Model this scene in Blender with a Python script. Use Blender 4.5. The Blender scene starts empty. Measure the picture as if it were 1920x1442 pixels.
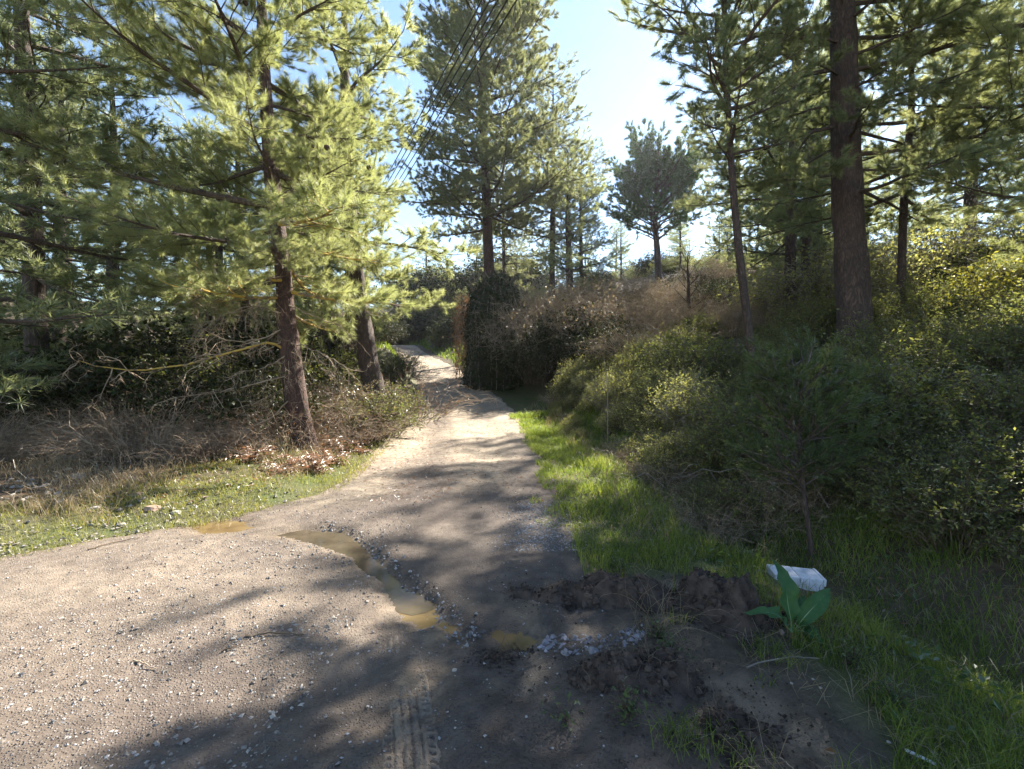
import bpy, math, time
import numpy as np
from mathutils import Vector
T0 = time.time()
C = bpy.context.scene
COL = C.collection
rng = np.random.default_rng(11)
R_ = math.radians

# ------------------------------------------------------------------ camera, sky, sun, exposure
CAM_H, FPX, PITCH = 1.6, 850.0, 1.42
cam_d = bpy.data.cameras.new('camera'); cam = bpy.data.objects.new('camera', cam_d); COL.objects.link(cam)
cam_d.sensor_width = 36.0; cam_d.lens = FPX / 1920 * 36; cam_d.clip_end = 3000; cam_d.clip_start = 0.05
cam.location = (0, 0, CAM_H); cam.rotation_euler = (R_(90 - PITCH), 0, 0)
C.camera = cam
SUN_AZ, SUN_EL = 34.5, 38.0
sun_dir = Vector((math.sin(R_(SUN_AZ)) * math.cos(R_(SUN_EL)), math.cos(R_(SUN_AZ)) * math.cos(R_(SUN_EL)), math.sin(R_(SUN_EL))))
W = bpy.data.worlds.new('World'); C.world = W; W.use_nodes = True
wn = W.node_tree; wn.nodes.clear()
wo = wn.nodes.new('ShaderNodeOutputWorld'); wb = wn.nodes.new('ShaderNodeBackground'); sk = wn.nodes.new('ShaderNodeTexSky')
sk.sky_type = 'NISHITA'; sk.sun_disc = False; sk.sun_elevation = R_(SUN_EL); sk.sun_rotation = R_(SUN_AZ)
sk.altitude = 100; sk.air_density = 1.0; sk.dust_density = 0.0; sk.ozone_density = 1.0
wb.inputs['Strength'].default_value = 0.072
wn.links.new(sk.outputs[0], wb.inputs[0]); wn.links.new(wb.outputs[0], wo.inputs[0])
sd = bpy.data.lights.new('sun', 'SUN'); sd.energy = 5.0; sd.angle = R_(0.53); sd.color = (1.0, 0.93, 0.82)
sun = bpy.data.objects.new('sun', sd); COL.objects.link(sun)
sun.rotation_euler = sun_dir.to_track_quat('Z', 'Y').to_euler(); sun.location = sun_dir * 60
C.view_settings.view_transform = 'Standard'; C.view_settings.look = 'None'
C.view_settings.exposure = 2.15; C.view_settings.gamma = 1.0; C.view_settings.use_curve_mapping = False
C.render.engine = 'CYCLES'
cy = C.cycles
cy.max_bounces = 7; cy.diffuse_bounces = 4; cy.glossy_bounces = 2; cy.transmission_bounces = 4; cy.volume_bounces = 0
cy.use_denoising = True; cy.caustics_reflective = False; cy.caustics_refractive = False

HAZE, HAZE_G = .0003, .65

# ------------------------------------------------------------------ helpers: noise, pixels, meshes
def hsh(ix, iy, s):
    v = np.sin(ix * 127.1 + iy * 311.7 + s * 74.7) * 43758.5453
    return v - np.floor(v)
def vn(x, y, s=0.0):
    x = np.asarray(x, float); y = np.asarray(y, float)
    ix = np.floor(x); iy = np.floor(y); fx = x - ix; fy = y - iy
    fx = fx * fx * (3 - 2 * fx); fy = fy * fy * (3 - 2 * fy)
    a = hsh(ix, iy, s); b = hsh(ix + 1, iy, s); c = hsh(ix, iy + 1, s); d = hsh(ix + 1, iy + 1, s)
    return (a * (1 - fx) + b * fx) * (1 - fy) + (c * (1 - fx) + d * fx) * fy - 0.5
def fbm(x, y, s=0.0, o=4):
    r = 0.0; a = 1.0
    for k in range(o):
        r = r + a * vn(x * 2 ** k, y * 2 ** k, s + k * 3.1); a *= 0.5
    return r
def sst(a, b, x):
    t = np.clip((x - a) / (b - a), 0, 1); return t * t * (3 - 2 * t)
_sp, _cp = math.sin(R_(PITCH)), math.cos(R_(PITCH))
def at(px, py, Y):
    """world point at depth Y (metres ahead) seen at photograph pixel px, py"""
    u = (px - 960) / FPX; v = (721 - py) / FPX
    dy = _cp + v * _sp; dz = v * _cp - _sp
    return np.array([u / dy * Y, Y, CAM_H + dz / dy * Y])

YT = np.array([-60, -2, 2, 3, 3.7, 4.2, 4.7, 5.2, 6, 7.5, 9, 12, 16, 20, 24, 27, 30, 40, 50, 60, 80.])
XL = np.array([-40, -14, -9.5, -6.2, -4.6, -4.1, -3.5, -3.0, -2.5, -2.6, -2.75, -3.15, -3.6, -4.2, -5.0, -5.9, -6.9, -10.1, -13.7, -21, -60])
XR = np.array([1.1, 1.1, .95, .85, .75, .65, .6, .58, .62, .66, .6, .4, .05, -.6, -1.9, -2.8, -3.6, -7.4, -10.7, -16.5, -50])
ZT = np.array([[-60, 0], [9, 0], [12, .08], [16, .28], [20, .6], [23, .92], [27, 1.5], [30, 1.92], [40, 3.25], [50, 4.7], [70, 5.6], [100, 5.6], [160, 5], [420, 5.]])
yy = np.linspace(-60, 420, 4801); zz = np.interp(yy, ZT[:, 0], ZT[:, 1]); kk = np.ones(21) / 21
zz = np.convolve(np.pad(zz, 10, 'edge'), kk, 'valid')
def zr(Y): return np.interp(Y, yy, zz)
def xl(Y): return np.interp(Y, YT, XL)
def xr(Y): return np.interp(Y, YT, XR)
def hbase(x, y):
    """terrain height without road detail"""
    x = np.asarray(x, float); y = np.asarray(y, float)
    z = zr(y)
    d = x - xr(y); e = xl(y) - x
    st = np.interp(y, [0, 4, 10, 18], [2.6, 1.9, 1.25, 1.2]); sl = np.interp(y, [0, 6, 10, 19, 40], [.42, .44, .60, .66, .5])
    t = np.maximum(d - st, 0); top = np.interp(y, [0, 8, 12, 20, 40], [2.9, 3.0, 3.5, 3.6, 3.5])
    bank = top * (1 - np.exp(-(t * sl / top) ** 1.15)) + .05 * np.maximum(t - 8, 0) * sst(120, 60, t)
    bank = bank + sst(24, 46, y) * .19 * np.clip(d - 8, 0, 17)
    ditch = -.13 * np.exp(-((d - st * .82) / .35) ** 2) * sst(7, 4, y)
    lb = np.interp(y, [0, 4, 8, 12, 16, 25, 40], [.06, .1, .28, .6, .95, 1.4, 1.2])
    left = lb * sst(0, 1.5, e) + sst(20, 45, y) * .12 * np.clip(e - 3, 0, 40)
    off = np.maximum(sst(.1, 1.0, d), sst(.1, 1.0, e))
    z = z + sst(5, 3.5, y) * sst(0, .15, d) * (.03 * fbm(x * 6, y * 5, 8, 4) + .012 * fbm(x * 24, y * 24, 9, 2))
    return z + bank + left + ditch + off * (.10 * fbm(x * .7, y * .7, 3, 3) + .03 * fbm(x * 4, y * 4, 5, 2))

# puddles, gully (outlines traced on the ground plane, metres)
def gp(px, py):
    p0 = at(px, py, 1.0); k = CAM_H / (CAM_H - p0[2]); return (p0[0] * k, k)
GULLY = np.array([gp(*p) for p in [(600, 982), (650, 994), (690, 1022), (722, 1050), (760, 1090), (800, 1120), (845, 1150), (872, 1185), (880, 1215)]])
PUD = {
 'long': [gp(*p) for p in [(500, 1000), (560, 990), (640, 993), (690, 1024), (722, 1056), (757, 1095), (800, 1124), (772, 1130), (738, 1108), (700, 1073), (655, 1040), (600, 1014), (545, 1004)]],
 'mid': [gp(*p) for p in [(738, 1132), (772, 1118), (812, 1130), (850, 1152), (872, 1182), (868, 1196), (830, 1184), (790, 1166), (745, 1160)]],
 'round': [gp(*p) for p in [(903, 1186), (915, 1172), (940, 1169), (962, 1178), (970, 1196), (958, 1206), (925, 1210), (905, 1206)]],
 'small': [gp(*p) for p in [(985, 1190), (1010, 1180), (1028, 1188), (1024, 1200), (1000, 1206), (986, 1202)]],
 'verge': [gp(*p) for p in [(350, 985), (375, 974), (420, 970), (455, 976), (470, 986), (430, 996), (385, 998)]],
}
FILM = [gp(*p) for p in [(440, 1003), (540, 988), (640, 990), (700, 1024), (757, 1090), (860, 1150), (880, 1195), (830, 1200), (735, 1165), (690, 1110), (630, 1070), (550, 1034), (480, 1018)]]
def poly_sd(px, py, poly):
    poly = np.asarray(poly); n = len(poly); d2 = np.full(np.shape(px), 1e9); ins = np.zeros(np.shape(px), bool)
    for i in range(n):
        a = poly[i]; b = poly[(i + 1) % n]; ab = b - a
        t = np.clip(((px - a[0]) * ab[0] + (py - a[1]) * ab[1]) / (ab @ ab), 0, 1)
        d2 = np.minimum(d2, (px - a[0] - t * ab[0]) ** 2 + (py - a[1] - t * ab[1]) ** 2)
        c = (a[1] > py) != (b[1] > py)
        with np.errstate(divide='ignore', invalid='ignore'):
            xi = a[0] + (py - a[1]) * ab[0] / np.where(ab[1] == 0, 1e-9, ab[1])
        ins ^= c & (px < xi)
    d = np.sqrt(d2); return np.where(ins, -d, d)
def line_sd(px, py, pl):
    """distance to a polyline and side (+ right of travel)"""
    best = np.full(np.shape(px), 1e9); side = np.zeros(np.shape(px))
    for i in range(len(pl) - 1):
        a = pl[i]; b = pl[i + 1]; ab = b - a
        t = np.clip(((px - a[0]) * ab[0] + (py - a[1]) * ab[1]) / (ab @ ab), 0, 1)
        d = np.hypot(px - a[0] - t * ab[0], py - a[1] - t * ab[1])
        s = np.sign(ab[0] * (py - a[1]) - ab[1] * (px - a[0]))
        m = d < best; best = np.where(m, d, best); side = np.where(m, s, side)
    return best, side
def hroad(x, y):
    z = zr(y)
    c = (x - xl(y)) / np.maximum(xr(y) - xl(y), .1)
    z = z + .016 * fbm(x * 1.1, y * 1.1, 21, 3) + .012 * fbm(x * 7, y * 7, 22, 3) * sst(25, 6, y)
    z = z - .03 * np.exp(-((c - .27) / .1) ** 2) * sst(5, 9, y) - .03 * np.exp(-((c - .72) / .1) ** 2) * sst(5, 9, y)
    near = (y < 8)
    if np.any(near):
        d, s = line_sd(x, y, GULLY)
        j = d + .09 * vn(x * 4.5, y * 4.5, 30) + .05 * vn(x * 14, y * 14, 31) + .02 * vn(x * 40, y * 40, 32)
        step = np.where(s > 0, .012 * np.exp(-np.maximum(j, 0) / .5), -.014 * np.exp(-np.maximum(j, 0) / .3)) * sst(-.01, .03, j)
        z = z + np.where(near, step * sst(1.4, .9, d), 0)
        for pk, p in PUD.items():
            z = z + np.where(near, -{'long': .056, 'mid': .052}.get(pk, .046) * sst(.15, -.07, poly_sd(x, y, p) + .07 * vn(x * 9, y * 9, 41) + .04 * vn(x * 30, y * 30, 42)), 0)
        # wheel-churned foreground
        ch = sst(-1.3, -.4, x) * sst(3.6, 2.7, y)
        z = z + np.where(near, ch * (.042 * (.35 - np.abs(fbm(x * 5, y * .9, 54, 2))) + .034 * fbm(x * 8, y * 1.3, 55, 3) + .022 * fbm(x * 16, y * 9, 56, 4) + .02 * np.abs(fbm(x * 5, y * 4, 57, 3))), 0)
        z = z + np.where(near, .007 * fbm(x * 30, y * 30, 58, 2) + .012 * fbm(x * 3.3, y * 3.3, 59, 2), 0)
    return z
def hsurf(x, y):
    x = np.asarray(x, float); y = np.asarray(y, float)
    inside = (x > xl(y)) & (x < xr(y))
    return np.where(inside, hroad(x, y), hbase(x, y))
def gpt(px, py):
    """first terrain point along the ray of a photograph pixel"""
    Y = np.geomspace(1.2, 90, 900); d = at(px, py, 1.0)
    X = d[0] * Y; Z = CAM_H + (d[2] - CAM_H) * Y; H = hsurf(X, Y)
    k = np.argmax(Z < H)
    return np.array([X[k], Y[k], H[k]])

def mesh(name, V, FL, smooth=False):
    me = bpy.data.meshes.new(name); V = np.ascontiguousarray(V, np.float32)
    FL = [np.asarray(f, np.int32) for f in FL if len(f)]
    me.vertices.add(len(V)); me.vertices.foreach_set('co', V.ravel())
    tot = np.concatenate([np.full(len(f), f.shape[1], np.int32) for f in FL])
    idx = np.concatenate([f.ravel() for f in FL])
    me.loops.add(len(idx)); me.loops.foreach_set('vertex_index', idx)
    me.polygons.add(len(tot)); st = np.concatenate([[0], np.cumsum(tot)[:-1]]).astype(np.int32)
    me.polygons.foreach_set('loop_start', st); me.polygons.foreach_set('loop_total', tot)
    me.polygons.foreach_set('use_smooth', np.full(len(tot), smooth, bool))
    me.update(calc_edges=True)
    return me
def attr(me, name, vals):
    a = me.attributes.new(name, 'FLOAT', 'POINT'); a.data.foreach_set('value', np.ascontiguousarray(vals, np.float32))
def obj(name, me, m=None, parent=None, kind=None, loc=None):
    o = bpy.data.objects.new(name, me); COL.objects.link(o)
    if m is not None and not me.materials: me.materials.append(m)
    if parent is not None: o.parent = parent
    if kind: o['kind'] = kind
    if loc is not None: o.location = loc
    return o
def tag(o, label, cat, group=None):
    o['label'] = label; o['category'] = cat
    if group: o['group'] = group
    return o
def thing(name, label, cat, loc=(0, 0, 0), rz=0., sc=1., group=None):
    o = bpy.data.objects.new(name, None); COL.objects.link(o); o.empty_display_size = .2
    o.location = tuple(float(v) for v in loc); o.rotation_euler = (0, 0, rz); o.scale = (sc,) * 3
    return tag(o, label, cat, group)
def dup(root, loc, rz=0., sc=1., label=None, group=None, tilt=(0, 0)):
    r = root.copy(); COL.objects.link(r); r.location = tuple(float(v) for v in loc); r.rotation_euler = (tilt[0], tilt[1], rz)
    r.scale = (sc,) * 3 if np.isscalar(sc) else sc
    if label: r['label'] = label
    if group: r['group'] = group
    for ch in root.children:
        c = ch.copy(); COL.objects.link(c); c.parent = r
        for g in ch.children:
            d = g.copy(); COL.objects.link(d); d.parent = c
    return r

class Geo:
    """collects vertices and faces"""
    def __init__(s): s.V = []; s.F = []; s.n = 0
    def add(s, V, FL):
        for f in FL: s.F.append(np.asarray(f) + s.n)
        s.V.append(V); s.n += len(V)
    def mesh(s, name, smooth=False):
        by = {}
        for f in s.F: by.setdefault(f.shape[1], []).append(f)
        return mesh(name, np.concatenate(s.V), [np.concatenate(v) for v in by.values()], smooth)
    @property
    def empty(s): return s.n == 0
def unit(v): return v / np.maximum(np.linalg.norm(v, axis=-1, keepdims=True), 1e-9)
def tubes(P, Rr, sides=5, cap=False):
    """P (n,k,3) paths, Rr (n,k) radii -> vertices, [quads]"""
    P = np.asarray(P, float); Rr = np.asarray(Rr, float)
    n, k, _ = P.shape
    T = np.gradient(P, axis=1); T = unit(T)
    ref = np.where(np.abs(T[..., 2:3]) < .9, np.array([0, 0, 1.]), np.array([1., 0, 0]))
    ref = np.broadcast_to(ref[:, :1], T.shape) * 1.0
    A = unit(np.cross(T, ref)); B = np.cross(T, A)
    an = np.arange(sides) * 2 * np.pi / sides
    V = P[:, :, None] + Rr[:, :, None, None] * (np.cos(an)[None, None, :, None] * A[:, :, None] + np.sin(an)[None, None, :, None] * B[:, :, None])
    i = np.arange(n)[:, None, None] * k * sides; j = np.arange(k - 1)[None, :, None] * sides; a = np.arange(sides)[None, None, :]; b = (a + 1) % sides
    q = np.stack([i + j + a, i + j + b, i + j + sides + b, i + j + sides + a], -1).reshape(-1, 4)
    return V.reshape(-1, 3), [q]
def needles(pos, dr, M, L, w, spread, r, droop=0.):
    """pine needle tufts: M thin triangles at every pos along direction dr"""
    n = len(pos); pos = np.repeat(pos, M, 0); dr = np.repeat(dr, M, 0)
    nd = unit(dr + spread * r.normal(size=(n * M, 3)) * .7 + np.array([0, 0, -droop]))
    ln = L * r.uniform(.7, 1.25, (n * M, 1)); sd_ = unit(np.cross(nd, r.normal(size=(n * M, 3)))) * w * .5
    base = pos + dr * r.uniform(-.03, .03, (n * M, 1))
    V = np.stack([base - sd_, base + sd_, base + nd * ln], 1).reshape(-1, 3)
    return V, [np.arange(n * M * 3).reshape(-1, 3)]
def leaves(pos, nrm, size, r, asp=.5, fold=.25, dirv=None, flop=1.0):
    """folded pointed leaves (a pair of triangles each as a quad)"""
    n = len(pos); nrm = unit(nrm)
    d = r.normal(size=(n, 3)) if dirv is None else dirv + r.normal(size=(n, 3)) * .35 * flop
    d = unit(d - nrm * np.sum(d * nrm, 1, keepdims=True) * .8); s = unit(np.cross(nrm, d))
    L = size * r.uniform(.6, 1.3, (n, 1)); Wd = L * asp * .5
    V = np.stack([pos, pos + d * L * .5 + s * Wd + nrm * L * fold * .3, pos + d * L, pos + d * L * .5 - s * Wd + nrm * L * fold * .3], 1).reshape(-1, 3)
    i = np.arange(n)[:, None] * 4
    return V, [np.concatenate([i + np.array([[0, 1, 2]]), i + np.array([[0, 2, 3]])], 0)]
def blades(pos, h, w, lean, r):
    """bent grass blades, 3 triangles each"""
    n = len(pos); az = r.uniform(0, 2 * np.pi, n); out = np.stack([np.cos(az), np.sin(az), 0 * az], 1)
    f = r.uniform(0, 2 * np.pi, n); sd_ = np.stack([np.cos(f), np.sin(f), 0 * f], 1) * (w * .5)[:, None] if np.ndim(w) else np.stack([np.cos(f), np.sin(f), 0 * f], 1) * w * .5
    ln = lean * r.uniform(.3, 1.5, n); h = h * r.uniform(.5, 1.3, n)
    up = np.array([0, 0, 1.])
    m = pos + up * (h * .6)[:, None] + out * (h * ln * .35)[:, None]
    t = pos + up * (h * (1 - .35 * np.minimum(ln, 1.6)))[:, None] + out * (h * ln)[:, None]
    V = np.stack([pos - sd_, pos + sd_, m + sd_ * .7, m - sd_ * .7, t], 1).reshape(-1, 3)
    i = np.arange(n)[:, None] * 5
    return V, [i + np.array([[0, 1, 2, 3]]), i + np.array([[3, 2, 4]])]

# ------------------------------------------------------------------ materials
def nmat(name):
    m = bpy.data.materials.new(name); m.use_nodes = True; nt = m.node_tree; nt.nodes.clear()
    out = nt.nodes.new('ShaderNodeOutputMaterial'); return m, nt, out
def N(nt, t, **kw):
    n = nt.nodes.new('ShaderNode' + t)
    for k, v in kw.items():
        if k.startswith('i_'): n.inputs[k[2:].replace('_', ' ')].default_value = v
        else: setattr(n, k, v)
    return n
def ramp(nt, fac, stops):
    r = N(nt, 'ValToRGB'); e = r.color_ramp.elements
    while len(e) < len(stops): e.new(.5)
    for k, (p, c) in enumerate(stops): e[k].position = p; e[k].color = (*c, 1) if len(c) == 3 else c
    nt.links.new(fac, r.inputs[0]); return r.outputs[0]
def mix(nt, f, a, b, t='MIX'):
    m = N(nt, 'MixRGB', blend_type=t)
    for s, v in ((0, f), (1, a), (2, b)):
        if isinstance(v, (int, float)): m.inputs[s].default_value = v
        elif isinstance(v, tuple): m.inputs[s].default_value = (*v, 1)
        else: nt.links.new(v, m.inputs[s])
    return m.outputs[0]
def math_(nt, op, a, b=0., clamp=False):
    m = N(nt, 'Math', operation=op, use_clamp=clamp)
    for s, v in ((0, a), (1, b)):
        if isinstance(v, (int, float)): m.inputs[s].default_value = v
        else: nt.links.new(v, m.inputs[s])
    return m.outputs[0]
def foliage_mat(name, stops, trans=.45, tcol=None, gloss=.12, rough=.55, patch=1.2):
    m, nt, out = nmat(name)
    g = N(nt, 'NewGeometry'); tc = N(nt, 'TexCoord')
    nz = N(nt, 'TexNoise'); nz.inputs['Scale'].default_value = patch; nz.inputs['Detail'].default_value = 3
    oi = N(nt, 'ObjectInfo')
    nt.links.new(tc.outputs['Object'], nz.inputs['Vector'])
    f = math_(nt, 'ADD', math_(nt, 'MULTIPLY', g.outputs['Random Per Island'], .55), math_(nt, 'MULTIPLY', math_(nt, 'SUBTRACT', nz.outputs[0], .28), 1.0))
    f = math_(nt, 'ADD', f, math_(nt, 'MULTIPLY', math_(nt, 'SUBTRACT', oi.outputs['Random'], .5), .22), True)
    col = ramp(nt, f, stops)
    d = N(nt, 'BsdfDiffuse'); t = N(nt, 'BsdfTranslucent'); gl = N(nt, 'BsdfGlossy'); gl.inputs['Roughness'].default_value = rough
    nt.links.new(col, d.inputs[0])
    tcn = mix(nt, 1.0, col, tcol or (1.5, 1.45, .75), 'MULTIPLY'); nt.links.new(tcn, t.inputs[0])
    a = N(nt, 'MixShader'); a.inputs[0].default_value = trans; nt.links.new(d.outputs[0], a.inputs[1]); nt.links.new(t.outputs[0], a.inputs[2])
    fr = N(nt, 'Fresnel'); fr.inputs[0].default_value = 1.35
    b = N(nt, 'MixShader'); nt.links.new(math_(nt, 'MULTIPLY', fr.outputs[0], gloss * 1.6), b.inputs[0]); nt.links.new(a.outputs[0], b.inputs[1]); nt.links.new(gl.outputs[0], b.inputs[2])
    nt.links.new(b.outputs[0], out.inputs[0]); return m
def bark_mat(name, dark, light, sc=9., strength=.6, patch=None):
    m, nt, out = nmat(name)
    tc = N(nt, 'TexCoord'); mp = N(nt, 'Mapping'); mp.inputs['Scale'].default_value = (1, 1, .28)
    nt.links.new(tc.outputs['Object'], mp.inputs[0])
    vo = N(nt, 'TexVoronoi', feature='DISTANCE_TO_EDGE'); vo.inputs['Scale'].default_value = sc
    nz = N(nt, 'TexNoise'); nz.inputs['Scale'].default_value = sc * 2; nz.inputs['Detail'].default_value = 6
    nzw = N(nt, 'TexNoise'); nzw.inputs['Scale'].default_value = 4
    add = N(nt, 'MixRGB', blend_type='LINEAR_LIGHT'); add.inputs[0].default_value = .30
    nt.links.new(mp.outputs[0], add.inputs[1]); nt.links.new(nzw.outputs[1], add.inputs[2]); nt.links.new(mp.outputs[0], nzw.inputs[0])
    nt.links.new(add.outputs[0], vo.inputs[0]); nt.links.new(mp.outputs[0], nz.inputs[0])
    vo2 = N(nt, 'TexVoronoi', feature='DISTANCE_TO_EDGE'); vo2.inputs['Scale'].default_value = sc * 2.7; nt.links.new(add.outputs[0], vo2.inputs[0])
    cr = ramp(nt, vo.outputs[0], [(0, (.12,) * 3), (.30, (1, 1, 1))]); cr2 = ramp(nt, vo2.outputs[0], [(0, (.45,) * 3), (.3, (1, 1, 1))])
    big = N(nt, 'TexNoise'); big.inputs['Scale'].default_value = 2.2; big.inputs['Detail'].default_value = 4; nt.links.new(tc.outputs['Object'], big.inputs[0])
    cr = mix(nt, ramp(nt, big.outputs[0], [(.42, (0, 0, 0)), (.62, (.8,) * 3)]), cr, math_(nt, 'MULTIPLY', cr2, .8))
    f = math_(nt, 'MULTIPLY', math_(nt, 'MULTIPLY', cr, cr2), math_(nt, 'ADD', math_(nt, 'MULTIPLY', nz.outputs[0], 1.3), .05), True)
    col = ramp(nt, f, [(0.05, dark), (.9, light)])
    if patch:
        n2 = N(nt, 'TexNoise'); n2.inputs['Scale'].default_value = patch[1]; n2.inputs['Detail'].default_value = 4
        nt.links.new(tc.outputs['Object'], n2.inputs[0])
        col = mix(nt, ramp(nt, n2.outputs[0], [(patch[2], (0, 0, 0)), (patch[2] + .1, (1, 1, 1))]), col, patch[0])
    p = N(nt, 'BsdfPrincipled'); p.inputs['Roughness'].default_value = .9; nt.links.new(col, p.inputs['Base Color'])
    b = N(nt, 'Bump'); b.inputs['Strength'].default_value = strength; b.inputs['Distance'].default_value = .03; nt.links.new(f, b.inputs['Height'])
    nt.links.new(b.outputs[0], p.inputs['Normal']); nt.links.new(p.outputs[0], out.inputs[0]); return m
def plain_mat(name, c1, c2, sc=8., rough=.8, bump=.0, bsc=40., spec=.3):
    m, nt, out = nmat(name); tc = N(nt, 'TexCoord')
    nz = N(nt, 'TexNoise'); nz.inputs['Scale'].default_value = sc; nz.inputs['Detail'].default_value = 6; nt.links.new(tc.outputs['Object'], nz.inputs[0])
    oi = N(nt, 'NewGeometry')
    f = math_(nt, 'ADD', math_(nt, 'MULTIPLY', nz.outputs[0], 1.0), math_(nt, 'MULTIPLY', math_(nt, 'SUBTRACT', oi.outputs['Random Per Island'], .5), .6), True)
    col = ramp(nt, f, [(.3, c1), (.72, c2)])
    p = N(nt, 'BsdfPrincipled'); p.inputs['Roughness'].default_value = rough; p.inputs['Specular IOR Level'].default_value = spec
    nt.links.new(col, p.inputs['Base Color'])
    if bump:
        n2 = N(nt, 'TexNoise'); n2.inputs['Scale'].default_value = bsc; n2.inputs['Detail'].default_value = 5; nt.links.new(tc.outputs['Object'], n2.inputs[0])
        b = N(nt, 'Bump'); b.inputs['Strength'].default_value = bump; b.inputs['Distance'].default_value = .02; nt.links.new(n2.outputs[0], b.inputs['Height']); nt.links.new(b.outputs[0], p.inputs['Normal'])
    nt.links.new(p.outputs[0], out.inputs[0]); return m
M = {}
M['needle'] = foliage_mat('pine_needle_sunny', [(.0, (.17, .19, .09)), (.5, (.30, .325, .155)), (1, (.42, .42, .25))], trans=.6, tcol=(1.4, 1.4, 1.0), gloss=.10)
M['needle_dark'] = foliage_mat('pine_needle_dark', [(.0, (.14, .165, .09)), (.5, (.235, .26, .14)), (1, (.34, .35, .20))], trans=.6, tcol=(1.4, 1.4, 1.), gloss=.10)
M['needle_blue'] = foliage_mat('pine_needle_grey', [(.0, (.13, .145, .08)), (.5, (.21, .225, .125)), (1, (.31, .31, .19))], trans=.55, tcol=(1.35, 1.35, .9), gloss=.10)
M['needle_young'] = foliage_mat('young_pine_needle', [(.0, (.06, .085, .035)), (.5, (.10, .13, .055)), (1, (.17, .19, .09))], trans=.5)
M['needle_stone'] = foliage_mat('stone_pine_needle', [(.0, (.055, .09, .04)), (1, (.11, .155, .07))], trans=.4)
M['bark'] = bark_mat('pine_bark', (.03, .017, .013), (.20, .105, .075), 9, .8)
M['bark_grey'] = bark_mat('pine_bark_grey', (.035, .024, .02), (.17, .115, .09), 10, .7)
M['limb'] = bark_mat('limb_bark', (.05, .035, .028), (.20, .15, .115), 16, .4)
M['lichen'] = bark_mat('lichen_bark', (.16, .12, .08), (.36, .29, .2), 18, .4, patch=((.50, .34, .075), 7., .43))
M['twig'] = plain_mat('dry_twig', (.17, .125, .085), (.40, .31, .22), 6)
M['twig_grey'] = plain_mat('grey_twig', (.12, .10, .085), (.30, .26, .22), 6)
M['stem'] = plain_mat('shrub_stem', (.06, .045, .03), (.15, .11, .075), 6)
M['scrub'] = foliage_mat('scrub_leaf', [(.0, (.16, .165, .06)), (.5, (.27, .27, .115)), (1, (.39, .37, .20))], trans=.6, gloss=.05, tcol=(1.4, 1.4, .8), patch=2)
M['lentisk'] = foliage_mat('dark_shrub_leaf', [(.0, (.07, .085, .032)), (.5, (.13, .15, .055)), (1, (.23, .235, .10))], trans=.5, gloss=.05, patch=2)
M['yellow_leaf'] = foliage_mat('yellow_shrub_leaf', [(.0, (.12, .13, .03)), (1, (.32, .30, .07))], trans=.5)
M['ivy'] = foliage_mat('ivy_leaf', [(.0, (.018, .025, .010)), (1, (.05, .062, .024))], trans=.15, gloss=.03, rough=.55)
M['dry_leaf'] = foliage_mat('dry_leaf', [(.0, (.13, .06, .025)), (1, (.34, .19, .085))], trans=.4, tcol=(1.3, 1.1, .8))
M['bramble'] = foliage_mat('bramble_leaf', [(.0, (.10, .095, .05)), (.5, (.21, .175, .11)), (1, (.34, .27, .19))], trans=.35, tcol=(1.3, 1.2, .9))
M['fern'] = foliage_mat('dry_fern', [(.0, (.18, .10, .06)), (1, (.40, .25, .15))], trans=.4, tcol=(1.3, 1.1, .9))
M['grass'] = foliage_mat('green_grass', [(.0, (.065, .10, .028)), (.55, (.155, .215, .05)), (1, (.33, .35, .10))], trans=.55, gloss=.06, patch=1.5)
M['grass_dull'] = foliage_mat('mixed_grass', [(.0, (.15, .16, .04)), (.6, (.25, .25, .08)), (1, (.38, .34, .17))], trans=.45, patch=1.5)
M['straw'] = foliage_mat('straw', [(.0, (.17, .125, .07)), (1, (.42, .34, .22))], trans=.35, tcol=(1.2, 1.1, .9))
M['dock'] = foliage_mat('dock_leaf', [(.0, (.035, .09, .035)), (1, (.07, .15, .06))], trans=.3, gloss=.2, rough=.4, patch=34)
M['weed'] = foliage_mat('weed_leaf', [(.0, (.05, .085, .03)), (1, (.13, .18, .07))], trans=.45, gloss=.06)
M['soil'] = plain_mat('dark_soil', (.032, .023, .018), (.10, .072, .056), 14, .95, .8, 60)
M['stone'] = plain_mat('pale_stone', (.13, .115, .10), (.36, .325, .285), 3, .85, .3, 30)
M['rubble'] = plain_mat('pale_rubble', (.13, .122, .128), (.36, .34, .36), 6, .6, .3, 60)
M['stone_grey'] = plain_mat('grey_gravel', (.12, .115, .115), (.38, .365, .36), 3, .8, .2, 30)
M['stone_brown'] = plain_mat('brown_rock', (.12, .075, .055), (.32, .22, .17), 3, .85, .4, 20)
M['white'] = plain_mat('white_stone', (.6, .6, .58), (.82, .82, .8), 6, .6)
M['foam'] = plain_mat('white_foam', (.52, .52, .53), (.76, .77, .80), 16, .6, .25, 90)
M['cable'] = plain_mat('cable_black', (.015, .015, .017), (.03, .03, .033), 3, .5)
M['cone'] = plain_mat('pine_cone', (.03, .02, .015), (.11, .07, .05), 20, .8)
M['pole'] = plain_mat('pole_wood', (.10, .08, .065), (.2, .165, .14), 5, .85)
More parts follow.
